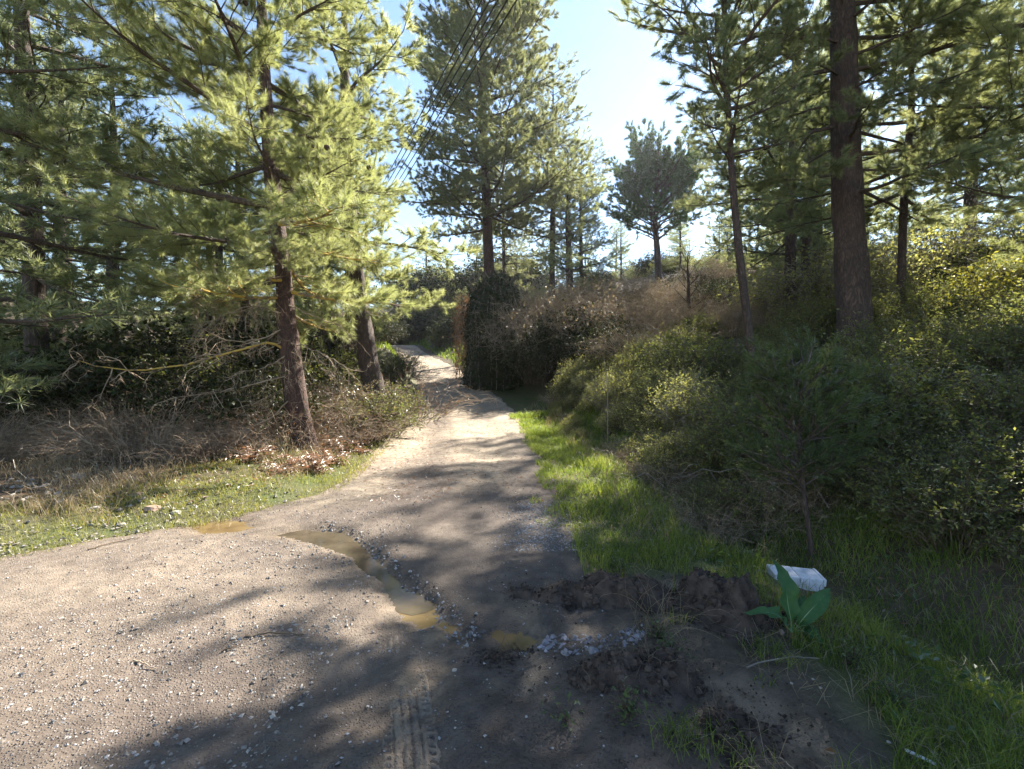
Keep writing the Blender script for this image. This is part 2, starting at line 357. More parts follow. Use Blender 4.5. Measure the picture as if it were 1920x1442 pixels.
def water_mat(name, c1, c2, rough=.04, bump=.05, bs=30.):
    m, nt, out = nmat(name); tc = N(nt, 'TexCoord')
    nz = N(nt, 'TexNoise'); nz.inputs['Scale'].default_value = 5; nz.inputs['Detail'].default_value = 4; nt.links.new(tc.outputs['Object'], nz.inputs[0])
    p = N(nt, 'BsdfPrincipled'); p.inputs['Roughness'].default_value = rough; p.inputs['IOR'].default_value = 1.33
    nt.links.new(ramp(nt, nz.outputs[0], [(.35, c1), (.65, c2)]), p.inputs['Base Color'])
    n2 = N(nt, 'TexNoise'); n2.inputs['Scale'].default_value = bs; nt.links.new(tc.outputs['Object'], n2.inputs[0])
    b = N(nt, 'Bump'); b.inputs['Strength'].default_value = bump; b.inputs['Distance'].default_value = .01; nt.links.new(n2.outputs[0], b.inputs['Height']); nt.links.new(b.outputs[0], p.inputs['Normal'])
    nt.links.new(p.outputs[0], out.inputs[0]); return m
M['puddle'] = water_mat('muddy_water', (.125, .085, .040), (.19, .135, .066))
M['puddle_film'] = water_mat('silty_water', (.065, .052, .036), (.105, .084, .055), .04)
M['stream'] = water_mat('running_water', (.17, .16, .17), (.32, .30, .31), .12, .8, 70)

def surf_mat(name, road):
    m, nt, out = nmat(name); tc = N(nt, 'TexCoord'); V = tc.outputs['Object']
    def noise(s, d=4, r=.55):
        n = N(nt, 'TexNoise'); n.inputs['Scale'].default_value = s; n.inputs['Detail'].default_value = d; n.inputs['Roughness'].default_value = r; nt.links.new(V, n.inputs[0]); return n.outputs[0]
    def at_(n): a = N(nt, 'Attribute'); a.attribute_name = n; return a.outputs['Fac']
    big, mid, fine = noise(1.1, 5), noise(9, 6, .65), noise(70, 5, .7)
    vo = N(nt, 'TexVoronoi'); vo.inputs['Scale'].default_value = 75; nt.links.new(V, vo.inputs[0])
    vo2 = N(nt, 'TexVoronoi'); vo2.inputs['Scale'].default_value = 34; nt.links.new(V, vo2.inputs[0])
    peb = ramp(nt, vo.outputs['Distance'], [(.18, (1, 1, 1)), (.42, (0, 0, 0))])
    sx = N(nt, 'SeparateColor'); nt.links.new(vo.outputs['Color'], sx.inputs[0])
    pebsel = math_(nt, 'MULTIPLY', peb, ramp(nt, sx.outputs[0], [(.45, (0, 0, 0)), (.6, (1, 1, 1))]))
    if road:
        base = ramp(nt, math_(nt, 'ADD', math_(nt, 'MULTIPLY', mid, .6), math_(nt, 'MULTIPLY', fine, .4)), [(.3, (.070, .053, .042)), (.55, (.125, .098, .080)), (.75, (.19, .155, .128))])
        dust = ramp(nt, math_(nt, 'ADD', math_(nt, 'MULTIPLY', mid, .5), math_(nt, 'MULTIPLY', fine, .5)), [(.3, (.30, .235, .165)), (.7, (.48, .395, .29))])
        df = math_(nt, 'MULTIPLY', at_('dust'), ramp(nt, math_(nt, 'ADD', math_(nt, 'MULTIPLY', big, .5), math_(nt, 'MULTIPLY', mid, .5)), [(.34, (.25,) * 3), (.56, (1,) * 3)]), True)
        col = mix(nt, df, base, dust)
        grav = ramp(nt, sx.outputs[1], [(.2, (.15, .14, .135)), (.8, (.40, .37, .335))])
        gf = math_(nt, 'MULTIPLY', pebsel, math_(nt, 'ADD', math_(nt, 'MULTIPLY', at_('gravel'), .9), .22), True)
        col = mix(nt, gf, col, grav)
        col = mix(nt, math_(nt, 'MULTIPLY', at_('mud'), .85), col, ramp(nt, mid, [(.3, (.042, .032, .026)), (.7, (.10, .076, .06))]))  # mud attribute also carries the shade painted on the foreground
        col = mix(nt, math_(nt, 'MULTIPLY', at_('silt'), ramp(nt, mid, [(.3, (.4,) * 3), (.6, (1,) * 3)])), col, (.30, .225, .14))
    else:
        base = ramp(nt, math_(nt, 'ADD', math_(nt, 'MULTIPLY', mid, .55), math_(nt, 'MULTIPLY', fine, .45)), [(.28, (.045, .034, .022)), (.55, (.11, .08, .05)), (.78, (.22, .165, .105))])
        gr = ramp(nt, math_(nt, 'ADD', math_(nt, 'MULTIPLY', mid, .5), math_(nt, 'MULTIPLY', fine, .5)), [(.3, (.04, .055, .015)), (.7, (.11, .135, .035))])
        col = mix(nt, math_(nt, 'MULTIPLY', at_('green'), ramp(nt, big, [(.35, (.35,) * 3), (.6, (1,) * 3)])), base, gr)
        col = mix(nt, math_(nt, 'MULTIPLY', at_('mud'), .9), col, ramp(nt, mid, [(.3, (.045, .034, .028)), (.7, (.115, .085, .066))]))
        col = mix(nt, math_(nt, 'MULTIPLY', at_('silt'), ramp(nt, mid, [(.3, (.4,) * 3), (.6, (1,) * 3)])), col, (.19, .145, .102))
        gf = math_(nt, 'MULTIPLY', pebsel, at_('gravel'), True)
        col = mix(nt, gf, col, (.36, .33, .31))
    p = N(nt, 'BsdfPrincipled'); nt.links.new(col, p.inputs['Base Color'])
    rg = math_(nt, 'SUBTRACT', .9, math_(nt, 'MULTIPLY', at_('mud'), .42)); nt.links.new(rg, p.inputs['Roughness']); p.inputs['Specular IOR Level'].default_value = .3
    hgt = math_(nt, 'ADD', math_(nt, 'MULTIPLY', fine, .6), math_(nt, 'ADD', math_(nt, 'MULTIPLY', peb, .7), math_(nt, 'MULTIPLY', mid, .9)))
    b = N(nt, 'Bump'); b.inputs['Strength'].default_value = .75; b.inputs['Distance'].default_value = .014; nt.links.new(hgt, b.inputs['Height']); nt.links.new(b.outputs[0], p.inputs['Normal'])
    nt.links.new(p.outputs[0], out.inputs[0]); return m
M['road'] = surf_mat('road_surface', True); M['ground'] = surf_mat('forest_floor', False)

# ------------------------------------------------------------------ ground and road
def grid_faces(nr, nc):
    i = np.arange(nr - 1)[:, None] * nc; j = np.arange(nc - 1)[None, :]
    return np.stack([i + j, i + j + 1, i + nc + j + 1, i + nc + j], -1).reshape(-1, 4)
MUDPATCH = [gp(*p) for p in [(985, 1120), (1120, 1085), (1300, 1080), (1460, 1150), (1500, 1230), (1560, 1300), (1700, 1442), (1800, 1560), (1000, 1560), (960, 1400), (900, 1300), (880, 1200), (930, 1150)]]
SILTR = [gp(*p) for p in [(1340, 1275), (1400, 1262), (1450, 1290), (1480, 1340), (1560, 1400), (1500, 1400), (1420, 1350), (1360, 1310)]]
def masks(x, y):
    n1 = fbm(x * 2.2, y * 2.2, 61, 4)
    mud = sst(.12, -.12, poly_sd(x, y, MUDPATCH) + .22 * n1)
    silt = sst(.05, -.06, poly_sd(x, y, SILTR) + .1 * n1)
    return n1, mud, silt
ys = np.concatenate([-np.geomspace(40, .6, 26), np.linspace(-.4, 1.2, 9), np.geomspace(1.3, 255, 250)])
us = np.sinh(np.linspace(-4.6, 4.6, 220)) / np.sinh(4.6)
Xg = us[None, :] * np.maximum(420., 1)[..., None] * np.ones((len(ys), 1)) if False else us[None, :] * (60 + 0.85 * np.abs(ys))[:, None]
Yg = np.repeat(ys[:, None], len(us), 1)
Zg = hbase(Xg, Yg)
ins = np.minimum(Xg - xl(Yg), xr(Yg) - Xg)
Zg = Zg - .06 * sst(-.02, .12, ins) - .05 * sst(.1, .5, ins)
n1, mud, silt = masks(Xg, Yg)
me = mesh('ground', np.stack([Xg, Yg, Zg], -1).reshape(-1, 3), [grid_faces(len(ys), len(us))], True)
d = Xg - xr(Yg); e = xl(Yg) - Xg
green = np.maximum(sst(2.4, 1.2, d) * sst(-.2, .2, d), sst(2.6, 1.0, e + n1) * sst(-.2, .2, e)) * sst(40, 20, Yg)
attr(me, 'green', np.clip(green, 0, 1).ravel()); attr(me, 'mud', mud.ravel()); attr(me, 'silt', silt.ravel())
attr(me, 'gravel', (sst(1.2, .3, np.abs(e - .4)) * sst(6, 4.5, Yg) * .8).ravel())
obj('ground', me, M['ground'], kind='structure')

ys = np.concatenate([np.linspace(-6, 1.2, 26), np.geomspace(1.27, 76, 300)])
cs = np.linspace(0, 1, 200)
nzl = .09 * fbm(ys * 1.7, 0 * ys, 71, 4) + .05 * fbm(ys * 8, 0 * ys, 72, 2); nzr = .17 * fbm(ys * 1.7, 0 * ys + 9, 73, 4) + .05 * fbm(ys * 8, 0 * ys, 74, 2)
Xr_ = (xl(ys) + nzl - .12)[:, None] * (1 - cs) + (xr(ys) + nzr + .10)[:, None] * cs
# finer columns near the right, where the foreground road is
Yr = np.repeat(ys[:, None], len(cs), 1)
Zr = hroad(Xr_, Yr) + .012
edge = np.minimum(cs, 1 - cs)[None, :] * (xr(ys) - xl(ys))[:, None]
Zr = Zr - .07 * sst(.16, .0, edge)
me = mesh('road', np.stack([Xr_, Yr, Zr], -1).reshape(-1, 3), [grid_faces(len(ys), len(cs))], True)
n1, mud, silt = masks(Xr_, Yr)
c = (Xr_ - xl(Yr)) / np.maximum(xr(Yr) - xl(Yr), .1)
dust = np.clip(np.exp(-((c - .66) / .15) ** 2) * sst(5.2, 7.5, Yr) + .9 * np.exp(-((c - .12) / .13) ** 2) * sst(4.9, 5.6, Yr) * sst(16, 9, Yr) + sst(13, 20, Yr) * .8 + .6 * sst(7, 10, Yr), 0, 1)
dust = np.clip(dust * (1.05 + 1.2 * fbm(Xr_ * 1.3, Yr * .5, 81, 3)), 0, 1)
dust = dust + .22 * sst(-1.2, -2.6, Xr_) * sst(5.5, 4.5, Yr) + .3 * np.clip(fbm(Xr_ * .9, Yr * .9, 83, 3) * 2, 0, 1) * sst(6, 4, Yr)
gravel = np.clip(sst(-1.0, -2.2, Xr_ + .3 * n1) * sst(5.2, 4.2, Yr) + .5 * sst(.5, 1, c) * sst(5, 6, Yr) * sst(12, 7, Yr) + .7 * np.exp(-((Xr_ - .25) ** 2 + (Yr - 4.7) ** 2) / .35), 0, 1)
dg, sg = line_sd(Xr_, Yr, GULLY)
wet = np.exp(-dg / .12) * sst(6.2, 5, Yr)
pd = np.min([poly_sd(Xr_, Yr, p) for p in PUD.values()], 0)
wet2 = sst(.22, .0, pd) * sst(7, 6, Yr)
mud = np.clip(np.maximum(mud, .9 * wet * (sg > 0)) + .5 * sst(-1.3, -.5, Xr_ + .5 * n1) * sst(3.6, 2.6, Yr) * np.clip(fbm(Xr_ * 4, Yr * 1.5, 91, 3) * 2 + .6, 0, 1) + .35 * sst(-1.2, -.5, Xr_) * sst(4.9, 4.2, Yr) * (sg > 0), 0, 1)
mud = np.clip(mud + .42 * sst(3.0, 2.2, Yr + .6 * n1) * (1 - .5 * gravel), 0, 1)  # foreground damp, plus tree shade painted in as darker mud
mud = np.clip(np.maximum(mud, .6 * sst(.12, -.15, poly_sd(Xr_, Yr, FILM) + .2 * n1) * sst(7, 6, Yr)), 0, 1)
mud = np.clip(np.maximum(mud, .65 * sst(.2, .02, pd + .1 * n1) * sst(7, 6, Yr)), 0, 1)
silt = np.clip(np.maximum(silt, .3 * wet2 * (sg <= 0)) + .55 * np.clip(fbm(Xr_ * 7, Yr * 2.2, 95, 3) * 3 - .35, 0, 1) * sst(-1.1, -.7, Xr_) * sst(3.3, 2.9, Yr), 0, 1)
attr(me, 'dust', np.clip(dust, 0, 1).ravel()); attr(me, 'gravel', gravel.ravel()); attr(me, 'mud', mud.ravel()); attr(me, 'silt', silt.ravel())  # mud holds real mud and the painted foreground shade
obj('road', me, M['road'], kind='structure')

# tyre track with lugs pressed into the mud
tv = np.arange(1.45, 3.15, .008); tu = np.linspace(-.03, .27, 52)
TU, TV = np.meshgrid(tu, tv)
Xt = -.56 - .26 * (TV - 1.83) + TU - .03 * np.sin(TV * 2.6)
lug = ((TV / .036) % 1 < .42) * (sst(.0, .01, TU) * sst(.035, .028, TU) + sst(.185, .195, TU) * sst(.225, .215, TU))
rib = sum(np.exp(-((TU - k) / .006) ** 2) for k in (.045, .085, .125, .165))
fade = sst(1.45, 1.6, TV) * sst(3.15, 2.6, TV) * np.clip(1.0 + 1.2 * fbm(TU * 7, TV * 3, 97, 3), .15, 1); ed = sst(-.03, .01, TU) * sst(.27, .22, TU)
Zt = hroad(Xt, TV) + .012 + (-.02 + .026 * ed * fade) - fade * ed * (.013 * lug + .008 * rib) + .004 * vn(Xt * 60, TV * 60, 7)
me = mesh('tyre_track', np.stack([Xt, TV, Zt], -1).reshape(-1, 3), [grid_faces(len(tv), len(tu))], True)
one = np.ones(Xt.size)
attr(me, 'dust', .5 * one); attr(me, 'gravel', 0 * one); attr(me, 'mud', np.clip(.25 + (.5 * lug + .35 * rib) * fade, 0, 1).ravel()); attr(me, 'silt', (.35 * np.clip(fbm(Xt * 8, TV * 3, 96, 3) * 3 + .2, 0, 1)).ravel())
obj('tyre_track', me, M['road'], kind='structure')

# puddles
def puddle(name, key, label, m, z):
    p = np.array(PUD[key]); c = p.mean(0); pts = []
    for i in range(len(p)):
        a, b = p[i], p[(i + 1) % len(p)]
        for t in np.linspace(0, 1, 5)[:-1]: pts.append(a * (1 - t) + b * t)
    pts = np.array(pts); q = c + (pts - c) * 1.02
    ring = np.concatenate([q + np.array([math.cos(a), math.sin(a)]) * .20 for a in np.arange(0, 6.28, .5)]); ring = ring[poly_sd(ring[:, 0], ring[:, 1], p) > .15]
    z = {'long': -.031, 'mid': -.0325, 'round': -.026, 'small': -.019, 'verge': -.021}[key]; print(label, round(z, 4), float(hroad(np.array([c[0]]), np.array([c[1]]))[0]))
    for _ in range(2): pts = (pts + np.roll(pts, 1, 0) + np.roll(pts, -1, 0)) / 3
    tg = np.roll(pts, -1, 0) - np.roll(pts, 1, 0); nr = unit(np.stack([tg[:, 1], -tg[:, 0]], 1)); ar = np.sum(pts[:, 0] * np.roll(pts[:, 1], -1) - pts[:, 1] * np.roll(pts[:, 0], -1))
    pts = pts + nr * (1 if ar > 0 else -1) * {'long': .12, 'mid': .12}.get(key, .07) + .006 * rng.normal(size=pts.shape)
    c = pts.mean(0)
    V = np.concatenate([pts, np.full((len(pts), 1), z)], 1); F = np.arange(len(pts))[::(1 if ar > 0 else -1)][None]
    o = obj(name, mesh(name, V, [F]), m, kind='structure'); o['label'] = label
puddle('puddle', 'long', 'long shallow silty puddle along the broken road edge', M['puddle_film'], -.020)
puddle('puddle', 'mid', 'ochre puddle at the lower end of the broken road edge', M['puddle'], -.022)
puddle('puddle', 'round', 'small round orange brown puddle beside the dug soil', M['puddle'], -.010)
puddle('puddle', 'small', 'smallest brown puddle between round puddle and rubble', M['puddle'], -.010)
puddle('puddle', 'verge', 'orange puddle where the left grass verge meets gravel', M['puddle'], -.014)
print('ground', time.time() - T0)

# ------------------------------------------------------------------ pines
def rot_about(v, ax, a):
    ax = unit(np.asarray(ax, float)); return v * math.cos(a) + np.cross(ax, v) * math.sin(a) + ax * (ax @ v) * (1 - math.cos(a))
def smooth_path(pts, k):
    pts = np.asarray(pts, float); t = np.linspace(0, 1, len(pts)); u = np.linspace(0, 1, k)
    P = np.stack([np.interp(u, t, pts[:, i]) for i in range(3)], 1)
    for _ in range(2): P[1:-1] = (P[:-2] + 2 * P[1:-1] + P[2:]) / 4
    return P
def trunk_geo(P, Rr, sides, r, rough=.085, flare=True):
    V, F = tubes(P[None], Rr[None], sides)
    k = len(P); V = V.reshape(k, sides, 3); ax = P[:, None]
    zz_ = np.cumsum(np.concatenate([[0], np.linalg.norm(np.diff(P, axis=0), axis=1)]))
    a = np.arange(sides)
    n = fbm(a[None, :] * 1.3 + 0 * zz_[:, None], zz_[:, None] * 2.2 + 0 * a[None, :], r.uniform(0, 50), 3)
    n[:, 0] = n[:, 0] * .5 + n[:, -1] * .5
    s = 1 + rough * 2.5 * n
    if flare: s = s + .35 * np.exp(-zz_ / .22)[:, None] * (1 + .5 * np.cos(a * 2 * np.pi / sides * 4)[None, :])
    V = ax + (V - ax) * s[..., None]
    return V.reshape(-1, 3), F
class Pine: pass
def build_pine(path, radii, seed, z0, limbs, limb_len, elev, M_n, nl, nw, tuft=1.0, spread=.55, share=None, sec_step=.28, bare=0.0, sides=16, segs=26, upturn=.5, sec_k=.45, curve_r=.03, twig_step=.10, twig_len=.12):
    """path: trunk points from the base; limb_len(f, az) metres; elev(f) start angle in degrees; f=0 lowest limb, 1 top"""
    r = np.random.default_rng(seed); T = Pine()
    P = smooth_path(path, segs); L = np.concatenate([[0], np.cumsum(np.linalg.norm(np.diff(P, axis=0), axis=1))])
    Rr = np.interp(np.linspace(0, 1, segs), np.linspace(0, 1, len(radii)), radii)
    T.trunk = trunk_geo(P, Rr, sides, r); T.limbs = []; T.P = P
    az = r.uniform(0, 6.28); cache = {}
    for i in range(limbs):
        f = (i + r.uniform(-.35, .35)) / max(limbs - 1, 1); f = min(max(f, 0), 1)
        s = z0 + (L[-1] - z0) * (f ** .92) * .985
        p0 = np.array([np.interp(s, L, P[:, k]) for k in range(3)]); tr = np.interp(s, L, Rr)
        az += 2.4 + r.normal() * .5
        ll = limb_len(f, az % (2 * np.pi)) * r.uniform(.55, 1.22)
        if ll < .15: continue
        if share:
            key = (int(f * share[0] * .999), int(r.integers(share[1])))
            if key in cache:
                T.limbs.append((*cache[key][:2], f, p0, az, min(max(ll / cache[key][2], .6), 1.5))); continue
        e = R_(elev(f) + r.normal() * 8); d = np.array([math.cos(e), 0, math.sin(e)])
        k = 9; pts = [np.zeros(3)]; dd = d.copy(); side = np.array([0, 1., 0]); ph = r.uniform(0, 6)
        for j in range(k - 1):
            pts.append(pts[-1] + dd * ll / (k - 1))
            dd = unit(dd + np.array([0, 0, upturn * .12 * (j / k)]) + side * .10 * math.sin(ph + j * 1.1) + r.normal(size=3) * .05)
        pts = np.array(pts); lr = np.linspace(min(tr * .55, .012 + ll * .014), .006, k)
        wood = Geo(); wood.add(*tubes(pts[None], lr[None], 6))
        tp, td = [], []
        # side shoots along the limb
        ns = max(3, int(ll / sec_step)); sg = 1
        for q in range(ns + 1):
            t = .16 + .84 * (q + r.uniform(0, .8)) / (ns + .8); t = min(t, 1.0)
            if t < .5 * bare * (1 - f) + .1: continue
            sg = -sg; j = t * (k - 1); j0 = min(int(j), k - 2); b = pts[j0] + (pts[j0 + 1] - pts[j0]) * (j - j0); ld = unit(pts[j0 + 1] - pts[j0])
            l2 = (.22 + sec_k * ll * (1 - t) ** .8 * (.35 + .65 * min(1, t * 2.2))) * r.uniform(.6, 1.25)
            sd2 = np.cross(ld, np.array([0, 0, 1.])); sd2 = unit(sd2)
            d2 = unit(ld * .75 + sd2 * sg * r.uniform(.5, 1.0) + np.array([0, 0, r.uniform(-.25, .5)])) if q < ns else ld
            k2 = 5; sp = [b]; dd2 = d2
            for _ in range(k2 - 1):
                sp.append(sp[-1] + dd2 * l2 / (k2 - 1)); dd2 = unit(dd2 + np.array([0, 0, .10 * upturn]) + r.normal(size=3) * .12)
            sp = np.array(sp); wood.add(*tubes(sp[None], np.linspace(.010, .004, k2)[None], 3))
            # twigs with tufts
            nt_ = max(2, int(l2 / twig_step))
            for w in range(nt_ + 1):
                u = .25 + .75 * w / nt_; jj = u * (k2 - 1); a0 = min(int(jj), k2 - 2); tb = sp[a0] + (sp[a0 + 1] - sp[a0]) * (jj - a0); sdir = unit(sp[a0 + 1] - sp[a0])
                tdv = unit(sdir * .8 + r.normal(size=3) * .55 + np.array([0, 0, .25])) if w < nt_ else sdir
                lt = r.uniform(.8, 2.2) * twig_len; te = tb + tdv * lt
                if w % 2: wood.add(*tubes(np.array([[tb, te]]), np.array([[.004, .003]]), 3))
                m_ = int(round(3 * tuft * r.uniform(.7, 1.3)))
                for x_ in range(max(m_, 1)): tp.append(tb + tdv * lt * (.3 + .7 * (x_ + 1) / max(m_, 1))); td.append(tdv)
        ng = Geo()
        if tp: ng.add(*needles(np.array(tp), np.array(td), M_n, nl, nw, spread, r, .05))
        if share: cache[key] = [wood, ng, ll]
        T.limbs.append((wood, ng, f, p0, az, 1.0))
    return T
def cone_geo(g, p, r, s=.07):
    """a pine cone: scaled lathe"""
    prof = np.array([[0, .0], [.3, .1], [.5, .35], [.42, .65], [.22, .9], [0, 1.]]); n = 7
    an = np.arange(n) * 2 * np.pi / n
    V = np.stack([np.outer(prof[:, 0], np.cos(an)), np.outer(prof[:, 0], np.sin(an)), np.repeat(-prof[:, 1:2], n, 1)], -1)
    V[1:-1, ::2] *= np.array([1.15, 1.15, 1]); V = V.reshape(-1, 3) * s
    f = grid_faces(len(prof), n); j = np.arange(len(prof) - 1) * n
    f = np.concatenate([f, np.stack([j + n - 1, j, j + n, j + 2 * n - 1], 1)])
    g.add(V + p, [f])
def place_pine(name, label, loc, T, bark, limbm, needlem, parts=True, group=None, lichen=0, cones=0, sc=1., rz=0., seed=1):
    r = np.random.default_rng(seed)
    root = thing(name, label, 'tree', loc, rz, sc, group)
    obj('trunk', Geo_from(T.trunk).mesh('trunk', True), bark, root)
    if parts:
        done = {}
        for i, (wd, ng, f, p0, az, s_) in enumerate(T.limbs):
            if id(wd) not in done: done[id(wd)] = (wd.mesh('branch'), None if ng.empty else ng.mesh('needles'))
            bm_, nm_ = done[id(wd)]
            b = obj('branch', bm_, M['lichen'] if i < lichen else limbm, root, loc=p0); b.rotation_euler = (0, 0, az); b.scale = (s_,) * 3
            if nm_: obj('needles', nm_, needlem, b)
    else:
        w = Geo(); n = Geo()
        for wd, ng, f, p0, az, s_ in T.limbs: merge(w, wd, p0, az, s_); merge(n, ng, p0, az, s_)
        obj('branches', w.mesh('branches'), limbm, root)['kind'] = 'stuff'
        obj('crown', n.mesh('crown'), needlem, root)
    cm = None
    for c in range(cones):
        wd, ng, f, p0, az, s_ = T.limbs[r.integers(len(T.limbs) // 5, len(T.limbs))]
        if ng.empty: continue
        v = ng.V[0]; p = xf(v[r.integers(len(v))], p0, az, s_)
        if cm is None:
            g = Geo(); cone_geo(g, np.zeros(3), r); cm = g.mesh('pine_cone', True)
        o = obj('pine_cone', cm, M['cone'], root, loc=p); o.rotation_euler = r.uniform(-.6, .6, 3); s = r.uniform(.8, 1.4); o.scale = (s,) * 3
    return root
def Geo_from(vf):
    g = Geo(); g.add(*vf); return g
def xf(v, p0, az, s_):
    c, n = math.cos(az), math.sin(az); v = v * s_
    return np.stack([v[..., 0] * c - v[..., 1] * n, v[..., 0] * n + v[..., 1] * c, v[..., 2]], -1) + p0
def merge(a, b, p0, az, s_):
    o = a.n
    for f in b.F: a.F.append(f + o)
    a.V.extend([xf(v, p0, az, s_) for v in b.V]); a.n += b.n

# sunlit pine at the left verge: its branches reach left and to the camera
def rel(base, pts): return [np.array([0, 0, -.15])] + [np.asarray(p) - base for p in pts]
def ll_t1(f, az):
    x, y = math.cos(az), math.sin(az)
    l = 4.3 * (1 - .5 * f)
    if x > 0: l *= 1 - .42 * x
    if y < 0: l *= 1 - .22 * -y
    return l * (.75 + .25 * min(1, f * 6))
b = gpt(572, 842); Y1 = b[1]; print('t1', b)
tp_ = rel(b, [at(*p, Y1 + o) for p, o in [((571, 830), 0), ((556, 760), 0), ((546, 680), .05), ((537, 600), .1), ((531, 500), .1), ((519, 420), .15), ((508, 320), .2), ((500, 200), .3), ((492, 60), .4), ((488, -100), .5), ((492, -330), .6)]])
T1 = build_pine(tp_, [.22, .205, .19, .175, .13, .135, .12, .10, .07, .03], 5, 2.7, 60, ll_t1, lambda f: -8 + 48 * f, 40, .125, .0042, tuft=1.3, share=(6, 3), sec_step=.175, twig_step=.085, twig_len=.15, spread=.95, upturn=.45, segs=30, sides=20)
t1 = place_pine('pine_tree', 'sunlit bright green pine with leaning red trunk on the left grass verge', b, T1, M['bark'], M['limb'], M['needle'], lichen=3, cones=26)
# bare dead lichen branches low on the trunk
def dead_branch(root, base, path, r0, seed, n_sub=9, mat=None, sub_mat=None, sub_len=.35, label=None, hang=.5):
    r = np.random.default_rng(seed); P = smooth_path([np.asarray(p) - base for p in path], 14)
    P += r.normal(size=P.shape) * .012
    g = Geo(); g.add(*tubes(P[None], np.linspace(r0, r0 * .25, 14)[None], 6))
    o = obj('dead_branch', g.mesh('dead_branch', True), mat or M['lichen'], root)
    if label: o['label'] = label
    t = Geo()
    def sub(p, d, l, rr, lev):
        k = 6; pts = [p]; dd = unit(d)
        for _ in range(k - 1):
            pts.append(pts[-1] + dd * l / (k - 1)); dd = unit(dd + r.normal(size=3) * .33 + np.array([0, 0, -.1 * hang]))
        t.add(*tubes(np.array(pts)[None], np.linspace(rr, rr * .4, k)[None], 3))
        if lev > 0:
            for _ in range(r.integers(2, 5)):
                j = r.integers(1, k); sub(pts[j], dd + r.normal(size=3) * .8, l * r.uniform(.35, .7), rr * .6, lev - 1)
    for i in range(n_sub):
        j = r.integers(1, 14); dv = P[min(j + 1, 13)] - P[j - 1]
        sub(P[j], unit(dv) * .5 + r.normal(size=3) * .6 + np.array([0, 0, -hang]), sub_len * r.uniform(.5, 1.4), r0 * .4, 2)
    obj('twigs', t.mesh('twigs'), sub_mat or M['twig'], o)['kind'] = 'stuff'
    return o
B1 = b
dead_branch(t1, b, [at(530, 655, Y1), at(508, 632, Y1 - .35), at(470, 652, Y1 - .5), at(400, 668, Y1 - .7), at(330, 690, Y1 - .8), at(260, 700, Y1 - .9), at(205, 692, Y1 - 1.), at(150, 677, Y1 - 1.1)], .026, 3, 20, sub_len=.4, label='long bare dead branch coated in orange lichen', hang=.7)
dead_branch(t1, b, [at(530, 528, Y1), at(500, 521, Y1 - .2), at(450, 528, Y1 - .4), at(400, 530, Y1 - .5), at(330, 522, Y1 - .7)], .03, 4, 10, label='upper dead branch with yellow lichen', sub_len=.4)
dead_branch(t1, b, [at(545, 610, Y1), at(480, 640, Y1 - .3), at(420, 640, Y1 - .4), at(370, 610, Y1 - .5)], .016, 6, 16, sub_len=.5, mat=M['twig'], hang=1.)
dead_branch(t1, b, [at(550, 700, Y1), at(480, 720, Y1 - .5), at(400, 735, Y1 - .8), at(330, 745, Y1 - 1.)], .016, 7, 18, sub_len=.5, mat=M['twig'], hang=1.)
dead_branch(t1, b, [at(555, 740, Y1), at(500, 790, Y1 - .6), at(450, 810, Y1 - .8), at(380, 820, Y1 - 1.)], .014, 8, 10, sub_len=.4, mat=M['twig'], hang=.6)
dead_branch(t1, b, [at(540, 570, Y1), at(600, 600, Y1 + .2), at(640, 610, Y1 + .3), at(680, 650, Y1 + .4)], .013, 9, 10, sub_len=.4, mat=M['twig'], hang=.8)
for k_, (a_, c_, e_) in enumerate([((520, 560), (440, 590), (350, 560)), ((535, 590), (470, 570), (400, 600)), ((545, 660), (500, 690), (440, 700)), ((530, 540), (450, 545), (300, 600)), ((550, 720), (470, 760), (370, 780)), ((540, 640), (600, 660), (650, 690))]):
    dead_branch(t1, b, [at(*a_, Y1), at(*c_, Y1 - .4), at(*e_, Y1 - .6)], .012, 60 + k_, 18, sub_len=.5, mat=M['twig'], hang=1.1)
print('t1 done', time.time() - T0)

# dark leaning trunk behind it, and the thin one beside
b = at(712, 760, 12.0); b[2] = hbase(b[0], b[1])
tp_ = rel(b, [at(*p, 12.) for p in [(705, 745), (697, 715), (684, 640), (672, 560), (664, 480), (655, 380), (648, 250), (645, 80), (648, -60)]])
T2 = build_pine(tp_, [.30, .27, .25, .22, .19, .15, .11, .05], 21, 3.6, 34, lambda f, az: 3.4 * (1 - .5 * f) * (1 - .25 * max(0, math.cos(az))), lambda f: 0 + 40 * f, 26, .13, .0075, tuft=1.3, share=(5, 2), sec_step=.22, twig_step=.09, spread=.95)
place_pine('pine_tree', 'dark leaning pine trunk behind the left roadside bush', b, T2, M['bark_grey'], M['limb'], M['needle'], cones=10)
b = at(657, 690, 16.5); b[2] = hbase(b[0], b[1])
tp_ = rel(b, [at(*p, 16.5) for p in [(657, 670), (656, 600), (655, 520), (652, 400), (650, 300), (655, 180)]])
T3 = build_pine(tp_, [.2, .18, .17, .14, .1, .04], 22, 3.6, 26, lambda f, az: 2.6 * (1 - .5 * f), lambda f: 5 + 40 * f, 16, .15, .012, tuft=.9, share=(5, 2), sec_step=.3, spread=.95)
place_pine('pine_tree', 'slim straight pine trunk just left of the dark leaning one', b, T3, M['bark'], M['limb'], M['needle_dark'], parts=False)

